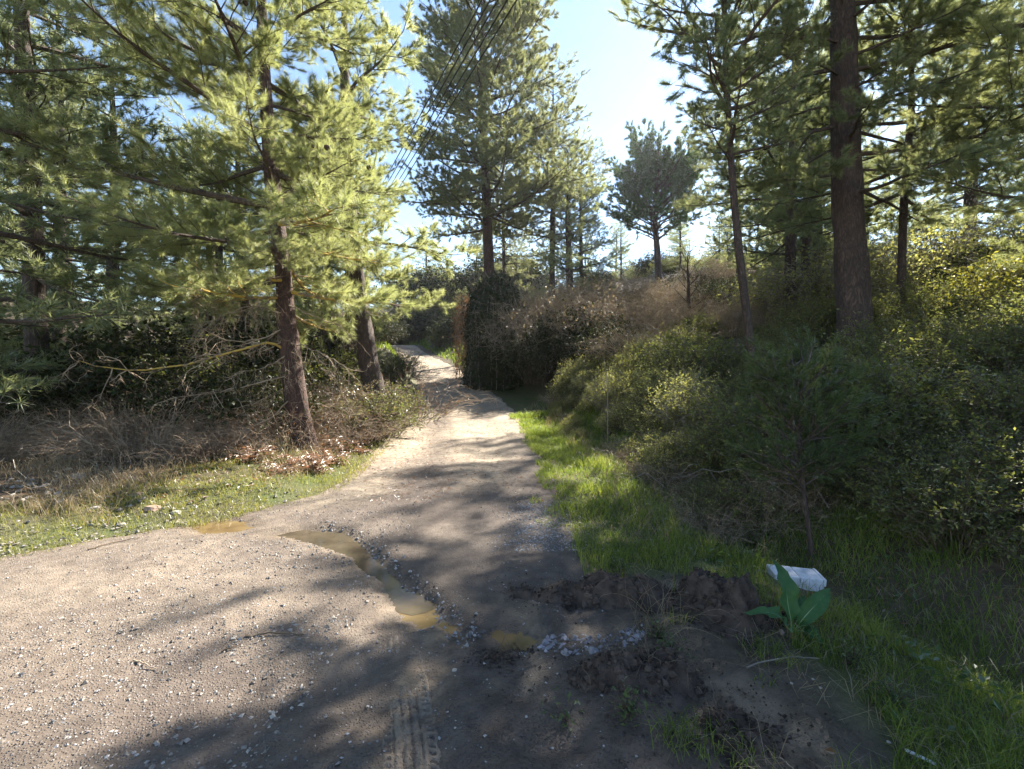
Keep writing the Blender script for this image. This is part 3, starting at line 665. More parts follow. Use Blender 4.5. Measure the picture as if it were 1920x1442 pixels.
# tall pine in the middle, behind the ivy
b = at(922, 700, 26.); b[2] = hbase(b[0], b[1])
tp_ = rel(b, [at(*p, 26.) for p in [(920, 640), (917, 500), (913, 400), (906, 250), (903, 150), (905, 40), (915, -60)]])
T4 = build_pine(tp_, [.34, .32, .30, .27, .22, .17, .10, .04], 31, 8.6, 124, lambda f, az: (6.0 - 1.9 * f) * (1 - .18 * max(0, -math.cos(az))), lambda f: -6 + 44 * f, 26, .165, .0165, tuft=1.3, share=(6, 3), spread=1.0, sec_step=.34, twig_step=.16, twig_len=.2, upturn=.6, sec_k=.42)
place_pine('pine_tree', 'tall straight pine with red trunk rising behind the ivy mass', b, T4, M['bark'], M['limb'], M['needle_blue'], cones=30)

# slender pine on the right bank, thin open crown
b = at(1418, 740, 8.6); b[2] = hbase(b[0], b[1])
tp_ = rel(b, [at(*p, 8.6) for p in [(1414, 700), (1402, 600), (1386, 480), (1374, 360), (1366, 220), (1360, 90), (1356, -40), (1352, -220), (1352, -360)]])
T6 = build_pine(tp_, [.085, .08, .072, .066, .058, .05, .042, .03, .015], 41, 4.6, 70, lambda f, az: 2.2 * (1 - .3 * f) * (.45 + .55 * min(1, f * 3)), lambda f: 12 + 25 * f, 38, .095, .006, tuft=1.1, share=(6, 3), spread=.95, sec_step=.2, twig_step=.12, sec_k=.4, upturn=.3, sides=10)
place_pine('pine_tree', 'slender thin pine with sparse wispy tufts on the right bank', b, T6, M['bark_grey'], M['limb'], M['needle_dark'], cones=18)

# massive dark pine on the right
b = at(1606, 640, 9.8); b[2] = hbase(b[0], b[1])
tp_ = rel(b, [at(*p, 9.8) for p in [(1602, 600), (1594, 480), (1588, 330), (1582, 150), (1580, 0), (1578, -180), (1576, -420), (1575, -700)]])
T7 = build_pine(tp_, [.36, .32, .29, .265, .25, .22, .18, .1, .04], 51, 3.5, 84, lambda f, az: (2.3 if f < .12 else 2.0 + 1.6 * min(1, (f - .1) * 2)) * (1 - .35 * max(0, f - .6)), lambda f: -5 + 38 * f, 32, .125, .0075, tuft=1.4, share=(7, 2), spread=.95, sec_step=.22, twig_step=.1, bare=.5, upturn=.5, sides=22)
place_pine('pine_tree', 'massive dark pine trunk standing against the sun on the right bank', b, T7, M['bark_grey'], M['limb'], M['needle_dark'], cones=10)

b = at(1690, 640, 10.4); b[2] = hbase(b[0], b[1])
tp_ = rel(b, [at(*p, 10.4) for p in [(1688, 600), (1691, 500), (1693, 400), (1702, 280), (1712, 180), (1706, 100), (1708, -60), (1712, -200)]])
T8 = build_pine(tp_, [.09, .085, .08, .075, .07, .06, .05, .03, .015], 61, 3.2, 44, lambda f, az: 2.4 * (1 - .3 * f), lambda f: 0 + 32 * f, 28, .12, .0075, tuft=1.2, share=(5, 2), spread=.95, sec_step=.24, twig_step=.1)
place_pine('pine_tree', 'thin crooked pine trunk just right of the massive one', b, T8, M['bark_grey'], M['limb'], M['needle_dark'])
# pine whose boughs fill the upper right corner
b = np.array([10.2, 7.6, 0.]); b[2] = hbase(b[0], b[1])
T9 = build_pine([(0, 0, -.2), (0, .05, 2), (-.1, 0, 5), (-.2, 0, 8), (-.2, 0, 11)], [.2, .18, .14, .08, .03], 71, 1.4, 48, lambda f, az: 4.2 * (1 - .45 * f), lambda f: -6 + 40 * f, 36, .13, .0055, tuft=1.1, share=(5, 3), spread=.95, sec_step=.22, twig_step=.09, twig_len=.15)
place_pine('pine_tree', 'pine filling the upper right corner with sunlit hanging boughs', b, T9, M['bark'], M['limb'], M['needle'])
# umbrella pine on the hill
b = at(1236, 520, 42.); b[2] = hbase(b[0], b[1]) - .1; print('stone', b)
tp_ = rel(b, [at(*p, 42.) for p in [(1234, 500), (1231, 450), (1228, 420), (1230, 380), (1231, 330)]])
T5 = build_pine(tp_, [.34, .30, .26, .22, .16, .08], 81, 4.0, 80, lambda f, az: 6.8 * (1 - .25 * (1 - f)) * (1 if f < .6 else 1 - .75 * ((f - .6) / .4) ** 1.5), lambda f: 24 + 34 * f, 15, .33, .05, tuft=1.15, sec_step=.42, twig_step=.2, twig_len=.25, bare=.8, upturn=.5, sec_k=.34)
place_pine('stone_pine', 'rounded umbrella shaped pine alone on the hill against the sky', b, T5, M['bark_grey'], M['limb'], M['needle_stone'], parts=False)
print('near trees', time.time() - T0)

# generic forest pines, three kinds, copied
def gen(seed, H, z0, ln, mn, nw, lean=.3):
    r = np.random.default_rng(seed); a = r.uniform(-lean, lean, 2)
    return build_pine([(0, 0, -.4), (a[0] * .3, a[1] * .3, H * .3), (a[0], a[1], H * .65), (a[0] * .8, a[1], H)], [.2, .17, .12, .03], seed, z0, int(H * 3.6), lambda f, az: ln * 1.15 * (1 - .55 * f) * (.7 + .3 * min(1, 5 * f)), lambda f: -8 + 45 * f, mn, .16, nw, spread=.95, tuft=1.0, sec_step=.32, twig_step=.14, twig_len=.16, sides=9, segs=14)
protos = []
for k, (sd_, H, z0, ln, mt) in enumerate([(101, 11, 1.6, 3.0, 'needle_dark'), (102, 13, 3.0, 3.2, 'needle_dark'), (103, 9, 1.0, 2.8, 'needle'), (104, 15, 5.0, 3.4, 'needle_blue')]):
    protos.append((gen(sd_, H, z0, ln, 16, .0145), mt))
made = {}
def forest_pine(k, x, y, sc, label, group=None, rz=None, dz=0.):
    loc = (x, y, float(hbase(x, y)) - .1 + dz); rz = rng.uniform(0, 6.28) if rz is None else rz
    if k not in made:
        made[k] = place_pine('pine_tree', label, loc, protos[k][0], M['bark_grey'], M['limb'], M[protos[k][1]], parts=False, sc=sc, rz=rz, group=group); return made[k]
    return dup(made[k], loc, rz, sc, label, group)
# left edge
forest_pine(1, -9.6, 9.2, 1.0, 'pine at the left edge with a pale scar on its dark trunk', rz=2.)
forest_pine(0, -8.6, 6.3, 1.05, 'dark pine hanging its boughs over the upper left corner', rz=1.)
GL = 'shaded pines crowding the left forest'
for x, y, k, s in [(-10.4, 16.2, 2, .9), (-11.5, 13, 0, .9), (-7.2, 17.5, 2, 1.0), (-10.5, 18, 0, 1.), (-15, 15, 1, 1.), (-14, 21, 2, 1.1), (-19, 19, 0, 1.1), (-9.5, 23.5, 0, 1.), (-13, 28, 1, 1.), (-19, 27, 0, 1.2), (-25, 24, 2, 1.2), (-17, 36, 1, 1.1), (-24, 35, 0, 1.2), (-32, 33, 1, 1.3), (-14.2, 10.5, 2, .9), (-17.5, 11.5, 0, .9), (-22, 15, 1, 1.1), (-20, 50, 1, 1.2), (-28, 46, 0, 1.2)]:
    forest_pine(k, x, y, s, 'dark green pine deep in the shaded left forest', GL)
# behind the middle pine
forest_pine(3, 2.6, 30, 1.12, 'pale grey green pine right behind the tall middle pine', rz=.5)
forest_pine(2, 3.7, 28.5, 1.3, 'rounded bushy pine filling the gap right of the tall middle trunk', rz=5.)
forest_pine(3, 13.2, 26.4, .95, 'tall pale pine added behind the slender pine to shade the track', rz=2.)  # added pine, placed so its crown throws a shadow band on the road
forest_pine(3, -.5, 36, 1.0, 'shorter pine hidden behind the tall middle trunk', rz=2.5)
forest_pine(3, 4.9, 32, .82, 'low rounded pine stepping down toward the umbrella pine', rz=3.5)
GR = 'pines crowding the right bank'
for x, y, k, s in [(13.6, 20.5, 2, 1.), (16.5, 26, 0, 1.1), (12.2, 19, 1, .9), (19, 12, 0, 1.1), (19, 19, 1, 1.2), (15.5, 23, 2, 1.2), (22, 15, 0, 1.1), (24, 24, 1, 1.3), (20, 30, 2, 1.3), (16.6, 9.0, 0, .9)]:
    forest_pine(k, x, y, s, 'backlit pine high on the shaded right bank', GR)
forest_pine(1, 10.1, 16.6, 1.02, 'tall pine whose crown shows between the slender and the massive trunks', rz=4.)
forest_pine(3, 14.6, 22.6, .8, 'taller pale pine farther behind the massive trunk', rz=1.)
GF = 'far pines on the hill skyline'
for x, y, k, s in [(-9, 62, 2, 1.), (-5, 66, 0, .9), (0, 60, 2, .8), (5, 58, 0, .8), (10, 62, 2, .8), (15, 66, 0, .8), (19, 52, 2, .7), (22, 60, 0, .8), (27, 48, 2, .9), (31, 58, 0, 1.), (24, 42, 2, .75), (-13, 70, 0, 1.1), (-16, 62, 2, 1.), (35, 45, 2, 1.), (17, 46, 0, .6), (20, 44, 2, .6), (22.5, 46, 0, .7), (26, 44, 2, .7), (12, 50, 0, .6), (8, 52, 2, .6), (29, 40, 0, .7), (25, 36, 2, .6), (18, 38, 2, .45), (21, 35, 2, .5), (-3, 48, 0, .45), (-5.6, 50, 2, .5)]:
    forest_pine(k, x, y, s, 'small hazy pine on the far hill skyline', GF)
print('forest', time.time() - T0)

# ------------------------------------------------------------------ shrubs
def shrub_geo(seed, h, rad, stems, twigs, lv, size, asp=.5, upright=.5, hang=0., sr=.008, base_r=.25, tw_len=.22, lmin=.3, whorl=False):
    r = np.random.default_rng(seed); k = 7
    ph = r.uniform(0, 2 * np.pi, stems); out = np.stack([np.cos(ph), np.sin(ph), 0 * ph], 1)
    q = np.sqrt(r.uniform(0, 1, stems)); b = out * (base_r * rad * q)[:, None]
    reach = rad * q * r.uniform(.7, 1.1, stems); top = h * np.sqrt(np.maximum(1 - (q * .9) ** 2, .08)) * r.uniform(.65, 1.08, stems)
    t = np.linspace(0, 1, k)
    rr = (t[None, :] ** (1 + upright)) * reach[:, None]; zz_ = top[:, None] * (1 - (1 - t[None, :]) ** (1.25)) - hang * top[:, None] * np.maximum(t - .6, 0) ** 2 * 3
    P = b[:, None] + out[:, None] * rr[..., None]; P[..., 2] = zz_; P[:, 1:] += r.normal(size=(stems, k - 1, 3)) * .035 * h
    w = Geo(); w.add(*tubes(P, np.repeat(np.linspace(sr, sr * .35, k)[None], stems, 0), 3))
    n = stems * twigs; si = np.repeat(np.arange(stems), twigs); tt = r.uniform(lmin, 1, n); j = np.minimum((tt * (k - 1)).astype(int), k - 2)
    fr = (tt * (k - 1) - j)[:, None]; tb = P[si, j] * (1 - fr) + P[si, j + 1] * fr; sdv = unit(P[si, j + 1] - P[si, j])
    td = unit(sdv * .7 + r.normal(size=(n, 3)) * .6 + out[si] * .25 + np.array([0, 0, .15 - hang])); tl = tw_len * h ** .5 * r.uniform(.5, 1.4, n)
    mid = tb + td * tl[:, None] * .5 + r.normal(size=(n, 3)) * .02; te = tb + td * tl[:, None] + np.array([0, 0, -.02])
    w.add(*tubes(np.stack([tb, mid, te], 1), np.repeat(np.array([[sr * .4, sr * .3, sr * .2]]), n, 0), 3))
    f = Geo()
    if lv:
        m = n * lv; ti = np.repeat(np.arange(n), lv); u = r.uniform(.15, 1.05, m)[:, None]
        lp = tb[ti] * (1 - u) + te[ti] * u + r.normal(size=(m, 3)) * size * .35
        dv = unit(td[ti] * .5 + r.normal(size=(m, 3)) * .6 + np.array([0, 0, -.6 if whorl else 0]))
        f.add(*leaves(lp, r.normal(size=(m, 3)) * .7 + np.array([0, 0, .9]), size, r, asp, .25, dv))
    return w, f
PROTO = {}
def shrub(key, kind_name, label, cat, loc, sc=1., rz=None, group=None, geo=None, mats=None):
    rz = rng.uniform(0, 6.28) if rz is None else rz
    if key not in PROTO:
        w, f = geo
        root = thing(kind_name, label, cat, loc, rz, 1., group)
        root.scale = (sc,) * 3 if np.isscalar(sc) else sc
        obj('stems', w.mesh('stems'), mats[0], root)['kind'] = 'stuff'
        if not f.empty: obj('foliage', f.mesh('foliage'), mats[1], root)
        PROTO[key] = root; return root
    return dup(PROTO[key], loc, rz, sc, label, group)
GEO = {
 'scrub0': ('scrub_bush', shrub_geo(201, .9, .7, 70, 11, 6, .050, .5, .3), ('stem', 'scrub')),
 'scrub1': ('scrub_bush', shrub_geo(202, 1.0, .6, 60, 11, 6, .048, .42, .6), ('twig_grey', 'scrub')),
 'scrub2': ('scrub_bush', shrub_geo(203, .7, .8, 60, 8, 4, .050, .5, .2), ('twig', 'bramble')),
 'dark0': ('dark_shrub', shrub_geo(204, 1.5, .9, 70, 11, 5, .065, .45, .5), ('stem', 'lentisk')),
 'dark1': ('dark_shrub', shrub_geo(205, 1.2, 1.0, 70, 10, 5, .06, .5, .3), ('stem', 'lentisk')),
 'yellow': ('yellow_shrub', shrub_geo(206, 1.6, .9, 60, 10, 5, .07, .5, .5), ('stem', 'yellow_leaf')),
 'bram0': ('bramble_thicket', shrub_geo(207, 2.6, 1.7, 150, 12, 3, .075, .4, .2, .35, .012, .5, .35), ('twig', 'bramble')),
 'bram1': ('bramble_thicket', shrub_geo(208, 2.4, 1.9, 150, 12, 2, .075, .4, .1, .45, .012, .6, .4), ('twig', 'bramble')),
 'bram2': ('bramble_thicket', shrub_geo(213, 2.4, 1.7, 130, 12, 4, .085, .5, .2, .4, .012, .6, .4), ('twig_grey', 'scrub')),
 'ivyb': ('ivy_bush', shrub_geo(209, 2.2, 1.3, 110, 12, 5, .09, .8, .2, .3, .01, .6, .3), ('stem', 'ivy')),
 'twigs': ('dry_bush', shrub_geo(210, .8, .8, 90, 9, 1, .03, .3, .2, .2, .005, .7, .3, .1), ('twig', 'dry_leaf')),
 'heath': ('low_heath', shrub_geo(211, .7, .6, 60, 10, 6, .035, .35, .4), ('stem', 'lentisk')),
 'whorl': ('drooping_shrub', shrub_geo(212, 1.7, .45, 13, 26, 7, .095, .28, 1.2, .1, .009, .6, .14, .25, True), ('twig_grey', 'lentisk')),
}
def bush(key, label, cat, x, y, sc=1., group=None, rz=None, dz=-.03):
    nm, g, ms = GEO[key]
    return shrub(key, nm, label, cat, (x, y, float(hbase(x, y)) + dz), sc, rz, group, g, (M[ms[0]], M[ms[1]]))
HGT = {'scrub0': .9, 'scrub1': 1., 'scrub2': .7, 'dark0': 1.5, 'dark1': 1.2, 'yellow': 1.6, 'bram0': 2.6, 'bram1': 2.4, 'bram2': 2.4, 'ivyb': 2.2, 'twigs': .8, 'heath': .7, 'whorl': 1.7}
def bush_px(key, label, cat, px, py, Y, wide=1., group=None, rz=None):
    """a bush at depth Y whose top is seen at px, py"""
    p = at(px, py, Y); g = float(hbase(p[0], Y)); s = max((p[2] - g) / HGT[key], .25)
    return bush(key, label, cat, p[0], Y, (s * wide, s * wide, s), group, rz)
print('shrub protos', time.time() - T0)

# ivy-swallowed mass at the right edge of the track
def ivy_mass():
    r = np.random.default_rng(301)
    base = np.array([-.75, 23.4, 0]); base[2] = float(hbase(-.4, 23.4)) - .3
    H = 6.55 - base[2]
    def surf(ph, t, off=0.):
        cx = np.cos(ph); sn = np.sin(ph)
        left = 1.6 - .35 * t ** 1.5; right = 2.15 - 1.2 * t
        dome = np.sqrt(np.maximum(1 - np.clip((t - .58) / .42, 0, 1) ** 2.4 * .98, 0))
        rx = np.where(cx < 0, left, right) * dome; ry = 2.1 * (1 - .25 * t) * dome
        e = .95
        x = rx * np.sign(cx) * np.abs(cx) ** e; y = ry * np.sign(sn) * np.abs(sn) ** e
        nz = 1 + .36 * fbm(ph * 1.3 + 5, t * 3.2, 17, 4) + off
        return np.stack([x * nz, y * nz, t * H], -1)
    root = thing('ivy_mass', 'tall dark mass swallowed by ivy at the right edge of the track', 'ivy', base)
    ph, tt = np.meshgrid(np.linspace(-np.pi, np.pi, 49), np.linspace(0, 1, 30)); V = surf(ph, tt, -.07).reshape(-1, 3)
    obj('core', mesh('core', V, [grid_faces(30, 49)], True), M['soil'], root)
    n = 21000; p_ = r.uniform(-np.pi, np.pi, n); t_ = r.uniform(0, 1, n) ** .9
    S = surf(p_, t_, 0); e1 = surf(p_ + .02, t_, 0) - S; e2 = surf(p_, np.minimum(t_ + .01, 1), 0) - surf(p_, np.maximum(t_ - .01, 0), 0)
    nr = unit(np.cross(e1, e2)); S = S + nr * (r.uniform(-.05, .14, n) + .25 * r.uniform(0, 1, n) ** 6)[:, None]
    f = Geo(); f.add(*leaves(S, nr + r.normal(size=(n, 3)) * .45, .12, r, .8, .2, np.array([0, 0, -1.]) + 0 * S))
    obj('ivy_leaves', f.mesh('ivy_leaves'), M['ivy'], root)
    # hanging stems on its front right rim
    st = []
    for i in range(70):
        a = r.uniform(-2.6, -.2); z0 = r.uniform(.5, 1); k = 7
        tt = np.linspace(z0, max(z0 - r.uniform(.3, .7), 0), k); st.append(surf(np.full(k, a) + np.cumsum(r.normal(size=k) * .03), tt, .05))
    g = Geo(); g.add(*tubes(np.array(st), np.full((70, 7), .012), 4)); obj('ivy_stems', g.mesh('ivy_stems'), M['twig_grey'], root)['kind'] = 'stuff'
    # bare twigs crowning it
    n = 260; a = r.uniform(0, 6.28, n); q = np.sqrt(r.uniform(0, 1, n)); b = np.stack([q * np.cos(a) * 1.1 - .25, q * np.sin(a) * 1.4, H * (.97 - .12 * q)], 1); k = 6
    P = [b]; d = unit(r.normal(size=(n, 3)) * .6 + np.array([0, 0, 1.]))
    for _ in range(k - 1): P.append(P[-1] + d * .16); d = unit(d + r.normal(size=(n, 3)) * .25 + np.array([0, 0, -.1]))
    g = Geo(); g.add(*tubes(np.stack(P, 1), np.repeat(np.linspace(.010, .003, k)[None], n, 0), 3)); obj('bare_twigs', g.mesh('bare_twigs'), M['twig'], root)['kind'] = 'stuff'
ivy_mass()
def creeper():
    r = np.random.default_rng(302); b = np.array([-2.85, 25.9, 0]); b[2] = float(hbase(b[0] + .8, b[1])) - .3
    root = thing('dry_creeper', 'rusty brown dry creeper hanging on the left side of the ivy mass', 'creeper', b)
    n = 46; k = 8; x = r.uniform(-.35, .45, n); y = r.uniform(-.6, .6, n); top = r.uniform(3.4, 5.2, n)
    P = np.stack([np.stack([x[i] + np.cumsum(r.normal(size=k) * .05), y[i] + np.cumsum(r.normal(size=k) * .05), np.linspace(top[i], r.uniform(0, 1.), k)], 1) for i in range(n)])
    g = Geo(); g.add(*tubes(P, np.full((n, k), .010), 3)); obj('stems', g.mesh('stems'), M['twig'], root)['kind'] = 'stuff'
    m = 3000; i = r.integers(0, n, m); j = r.integers(0, k, m); lp = P[i, j] + r.normal(size=(m, 3)) * np.array([.08, .08, .25])
    f = Geo(); f.add(*leaves(lp, r.normal(size=(m, 3)) + np.array([0, -.6, 0]), .09, r, .6, .3, np.array([0, 0, -1.]) + 0 * lp)); obj('foliage', f.mesh('foliage'), M['dry_leaf'], root)
creeper()
# brambles, ivy bushes and brush behind the scrub bank
GB = 'pale bramble thickets along the top of the right bank'
for px, py, Y, w in [(985, 525, 24, .8), (1040, 512, 25, .9), (1100, 508, 26, 1.), (1165, 505, 27, 1.), (1230, 520, 28, 1.), (1010, 535, 22.5, .8), (1060, 528, 22.5, .9), (1130, 535, 22, .9), (1200, 548, 21, .9), (1260, 560, 20, .9), (1320, 556, 19, 1.), (1375, 560, 17, .9), (1280, 535, 25, 1.), (1350, 540, 22, 1.), (1430, 545, 18, 1.)]:
    bush_px(['bram0', 'bram1'][rng.integers(2)], 'pale brown bramble thicket of arching dry canes', 'bramble', px, py, Y, w, GB)
bush_px('ivyb', 'dark ivy bush right beside the tall ivy mass', 'ivy bush', 1020, 590, 20.5, .8)
bush_px('ivyb', 'deep shaded ivy bush between two pale bramble thickets', 'ivy bush', 1085, 560, 21, .95)
bush_px('ivyb', 'round ivy bush with pale glinting leaves on the bank', 'ivy bush', 1150, 592, 17, .8)
bush_px('bram1', 'low bramble spilling over the scrub below the ivy bushes', 'bramble', 1215, 590, 15.5, 1.1)
GHB = 'brush covering the far hillside'
for i in range(95):
    y = rng.uniform(25, 66); x = float(xr(y)) + rng.uniform(1.5, 10 + y * .75)
    if abs(x - 13.5) < 1.5 and abs(y - 42) < 2: continue
    bush((['bram0', 'bram1', 'scrub0', 'ivyb', 'dark0'] if y < 36 else ['scrub0', 'dark0', 'scrub1', 'ivyb', 'dark1'])[rng.integers(5)], 'brush on the far right hillside behind the bramble thickets', 'brush', x, y, rng.uniform(.8, 1.25) * (2 if y > 40 else 1.4) * .75, GHB)
for i in range(60):
    y = rng.uniform(26, 75); x = float(xl(y)) - rng.uniform(1.0, 16)
    bush(['bram1', 'dark0', 'ivyb', 'scrub0'][rng.integers(4)], 'brush on the left slope up the track beyond the leaning trunk', 'brush', x, y, rng.uniform(.8, 1.4) * (1.3 if y > 40 else .9), 'brush on the left slope up the track')
for i in range(26):
    bush(['dark0', 'ivyb', 'bram1'][rng.integers(3)], 'dark bush closing off the bend at the top of the track', 'bush', rng.uniform(-24, -7), rng.uniform(56, 63), rng.uniform(1., 1.8), 'bushes at the bend of the track')
# sunlit scrub on the bank
GS = 'sunlit olive scrub bushes on the right bank'
cnt = 0; tries = 0
while cnt < 100 and tries < 4000:
    tries += 1
    y = math.exp(rng.uniform(math.log(6.6), math.log(17.5))); dd = rng.uniform(1.0, 8.5); x = float(xr(y)) + dd + (.25 if y < 9 else 0)
    if x > 2.6 + (y - 6) * .42: continue
    s = rng.uniform(.65, 1.2) * (.42 if dd < 1.5 else .65 if dd < 2.1 else 1)
    bush(['scrub0', 'scrub1', 'scrub0'][rng.integers(3)] if rng.random() < .78 else ['scrub2', 'twigs', 'dark1'][rng.integers(3)], 'sunlit olive green scrub bush on the right bank', 'scrub bush', x, y, s, GS); cnt += 1
# shaded thicket
GD = 'dark leafy shrubs in the shade of the right bank'
cnt = tries = 0
while cnt < 125 and tries < 6000:
    tries += 1
    y = math.exp(rng.uniform(math.log(2.6), math.log(13))); dd = rng.uniform(2.3, 11); x = .62 + dd
    if x < 2.6 + (y - 6) * .42 or x > 1.5 * y + 1.5 or (y < 4.6 and dd < 2.7) or dd < np.interp(y, [2.4, 3.4, 6], [3.1, 2.5, 2.2]): continue
    if y < 3.0 and x < 3.6: continue
    bush(['dark0', 'dark1', 'heath', 'dark1'][rng.integers(4)], 'dark leafy shrub growing in the shade of the right bank', 'shrub', x, y, rng.uniform(.5, .9) * (1 if y > 5 else .7), GD); cnt += 1
for i, (px, py, Y, lab) in enumerate([(1645, 648, 5.4, 'tallest drooping leaf shrub in front of the massive trunk'), (1615, 720, 5.0, 'drooping leaf shrub leaning left of the tallest one'), (1722, 728, 4.7, 'pale tipped drooping shrub right of the tallest one'), (1775, 742, 4.8, 'bushy drooping shrub near the right picture edge'), (1845, 800, 4.6, 'low drooping shrub in the right edge thicket')]):
    bush_px('whorl', lab, 'shrub', px, py, Y, 1.15)
bush_px('yellow', 'yellow lit leafy shrub glowing at the upper right', 'shrub', 1850, 478, 9.2, 1.1)
bush_px('yellow', 'smaller yellow green shrub below the glowing one', 'shrub', 1780, 560, 9.6, .9)
# left understorey
GU = 'shaded bushes under the left forest pines'
for i in range(60):
    y = math.exp(rng.uniform(math.log(8.6), math.log(24))); x = float(xl(y)) - rng.uniform(1.8, 4 + y * .9)
    if x < -1.25 * y - 1: continue
    bush(['dark0', 'dark1', 'ivyb', 'dark0'][rng.integers(4)], 'dark bush in the shade under the left forest pines', 'shrub', x, y, rng.uniform(.7, 1.25), GU)
GH = 'low green bushes at the foot of the leaning trunk'
for px, py, Y in [(630, 715, 10.6), (668, 712, 11.2), (705, 706, 12.2), (715, 728, 10.8), (690, 742, 10.2), (655, 752, 9.6), (610, 740, 10.), (755, 690, 14), (735, 660, 18), (748, 655, 21)]:
    bush_px(['heath', 'scrub2', 'heath', 'twigs'][rng.integers(4)], 'low green roadside bush at the foot of the leaning trunk', 'bush', px, py, Y, 1.1, GH)
GW = 'tangled dry bushes on the left verge'
for i in range(46):
    y = rng.uniform(6.6, 11.5); e = rng.uniform(1.0, 5.5) + (.9 if y < 7.3 else 0); x = float(xl(y)) - e
    bush('twigs', 'tangled leafless dry bush on the left verge', 'dry bush', x, y, rng.uniform(.6, 1.25), GW)
for i in range(46):
    x, y = rng.uniform(10.5, 27), rng.uniform(10, 25)
    if x > 1.35 * y: continue
    bush(['dark0', 'bram2', 'scrub0', 'ivyb'][rng.integers(4)], 'bush on the crest of the right bank behind the massive pine', 'bush', x, y, rng.uniform(.8, 1.5), 'bushes on the crest of the right bank')
GL2 = 'low tangled scrub between the bright verge and the young pine'
for i in range(85):
    y = math.exp(rng.uniform(math.log(4.4), math.log(8.5))); dd = rng.uniform(1.35, 3.6); x = float(xr(y)) + dd
    if abs(x - 2.66) < .35 and y < 4.6: continue
    bush(['heath', 'dark1', 'twigs', 'scrub2', 'scrub1'][rng.integers(5)], 'low tangled scrub bush between the bright verge and the young pine', 'scrub bush', x, y, rng.uniform(.3, .62), GL2)
for i in range(11):
    x, y = rng.uniform(-15, 1), rng.uniform(58, 72); k_ = ['dark0', 'ivyb', 'scrub0'][i % 3]
    bush(k_, 'small rounded tree on the skyline beyond the end of the track', 'tree', x, y, rng.uniform(3., 5.) * (1.3 if k_ == 'scrub0' else .8), 'rounded trees beyond the end of the track')
# rusty ferns
def fern_geo(seed):
    r = np.random.default_rng(seed); fr = []
    for i in range(16):
        az = r.uniform(0, 6.28); l = r.uniform(.22, .42); k = 9; e = r.uniform(.3, 1.1); d = np.array([math.cos(az) * math.cos(e), math.sin(az) * math.cos(e), math.sin(e)])
        P = [np.zeros(3)]
        for _ in range(k - 1): P.append(P[-1] + d * l / (k - 1)); d = unit(d + np.array([0, 0, -.22]) + r.normal(size=3) * .05)
        P = np.array(P); g = Geo(); g.add(*tubes(P[None], np.linspace(.004, .0015, k)[None], 3))
        sd_ = np.array([-math.sin(az), math.cos(az), 0]); ps, ds = [], []
        for j in range(2, k):
            for m_ in (0, .5):
                for s in (-1, 1): ps.append(P[j] - m_ * (P[j] - P[j - 1])); ds.append(sd_ * s + (P[j] - P[j - 1]) / l * 3 + np.array([0, 0, -.3]))
        ps = np.array(ps); w = .12 * np.sin(np.linspace(.5, 2.9, len(ps)))[:, None] + .03
        V, F = leaves(ps, r.normal(size=ps.shape) * .3 + np.array([0, 0, 1.]), .085, r, .3, .3, np.array(ds), .3); g.add(V, F); fr.append(g)
    return fr
GFN = 'rusty dry ferns along the left verge'; fproto = None
for px, py in [(560, 870), (600, 860), (640, 845), (668, 832), (690, 815), (705, 800), (585, 880), (530, 885), (620, 868), (655, 815), (470, 862), (380, 858), (610, 838), (680, 850)]:
    p = gpt(px, py)
    if fproto is None:
        fproto = thing('dry_fern', 'rusty brown dry fern on the left verge by the sunlit pine', 'fern', p, 0, 1., GFN)
        for g in fern_geo(401): obj('frond', g.mesh('frond'), M['fern'], fproto)
    else: dup(fproto, p, rng.uniform(0, 6), rng.uniform(.7, 1.25), None, GFN)
# young pine in front of the right thicket
b = gpt(1524, 1046); print('young pine', b)
tp_ = rel(b, [at(*p, b[1]) for p in [(1522, 1030), (1512, 960), (1500, 870), (1497, 800), (1495, 745), (1493, 700)]])
TY = build_pine(tp_, [.022, .02, .018, .014, .01, .004], 91, .72, 34, lambda f, az: .52 * (1 - .75 * f) + .07, lambda f: 18 + 30 * f, 26, .075, .0045, tuft=.8, sec_step=.13, twig_step=.07, twig_len=.07, sides=8, segs=14, sec_k=.4)
place_pine('young_pine', 'young feathery pine on a thin grey stem before the thicket', b, TY, M['bark_grey'], M['limb'], M['needle_young'], parts=False)
b = at(1610, 850, 4.6); b[2] = float(hbase(b[0], b[1]))
# bare little tree on the skyline
b = at(1294, 610, 19.5); b[2] = float(hbase(b[0], b[1])) - .1
TB = build_pine(rel(b, [at(*p, 19.5) for p in [(1293, 590), (1290, 560), (1292, 530), (1288, 500), (1290, 475)]]), [.12, .10, .08, .06, .04, .015], 95, .6, 20, lambda f, az: 1.5 * (1 - .5 * f), lambda f: 35 + 25 * f, 1, .02, .02, tuft=.3, sec_step=.22, twig_step=.16, sides=8, segs=12)
place_pine('bare_tree', 'small dark leafless tree before the umbrella pine', b, TB, M['bark_grey'], M['bark_grey'], M['bramble'], parts=False)
print('shrubs', time.time() - T0)

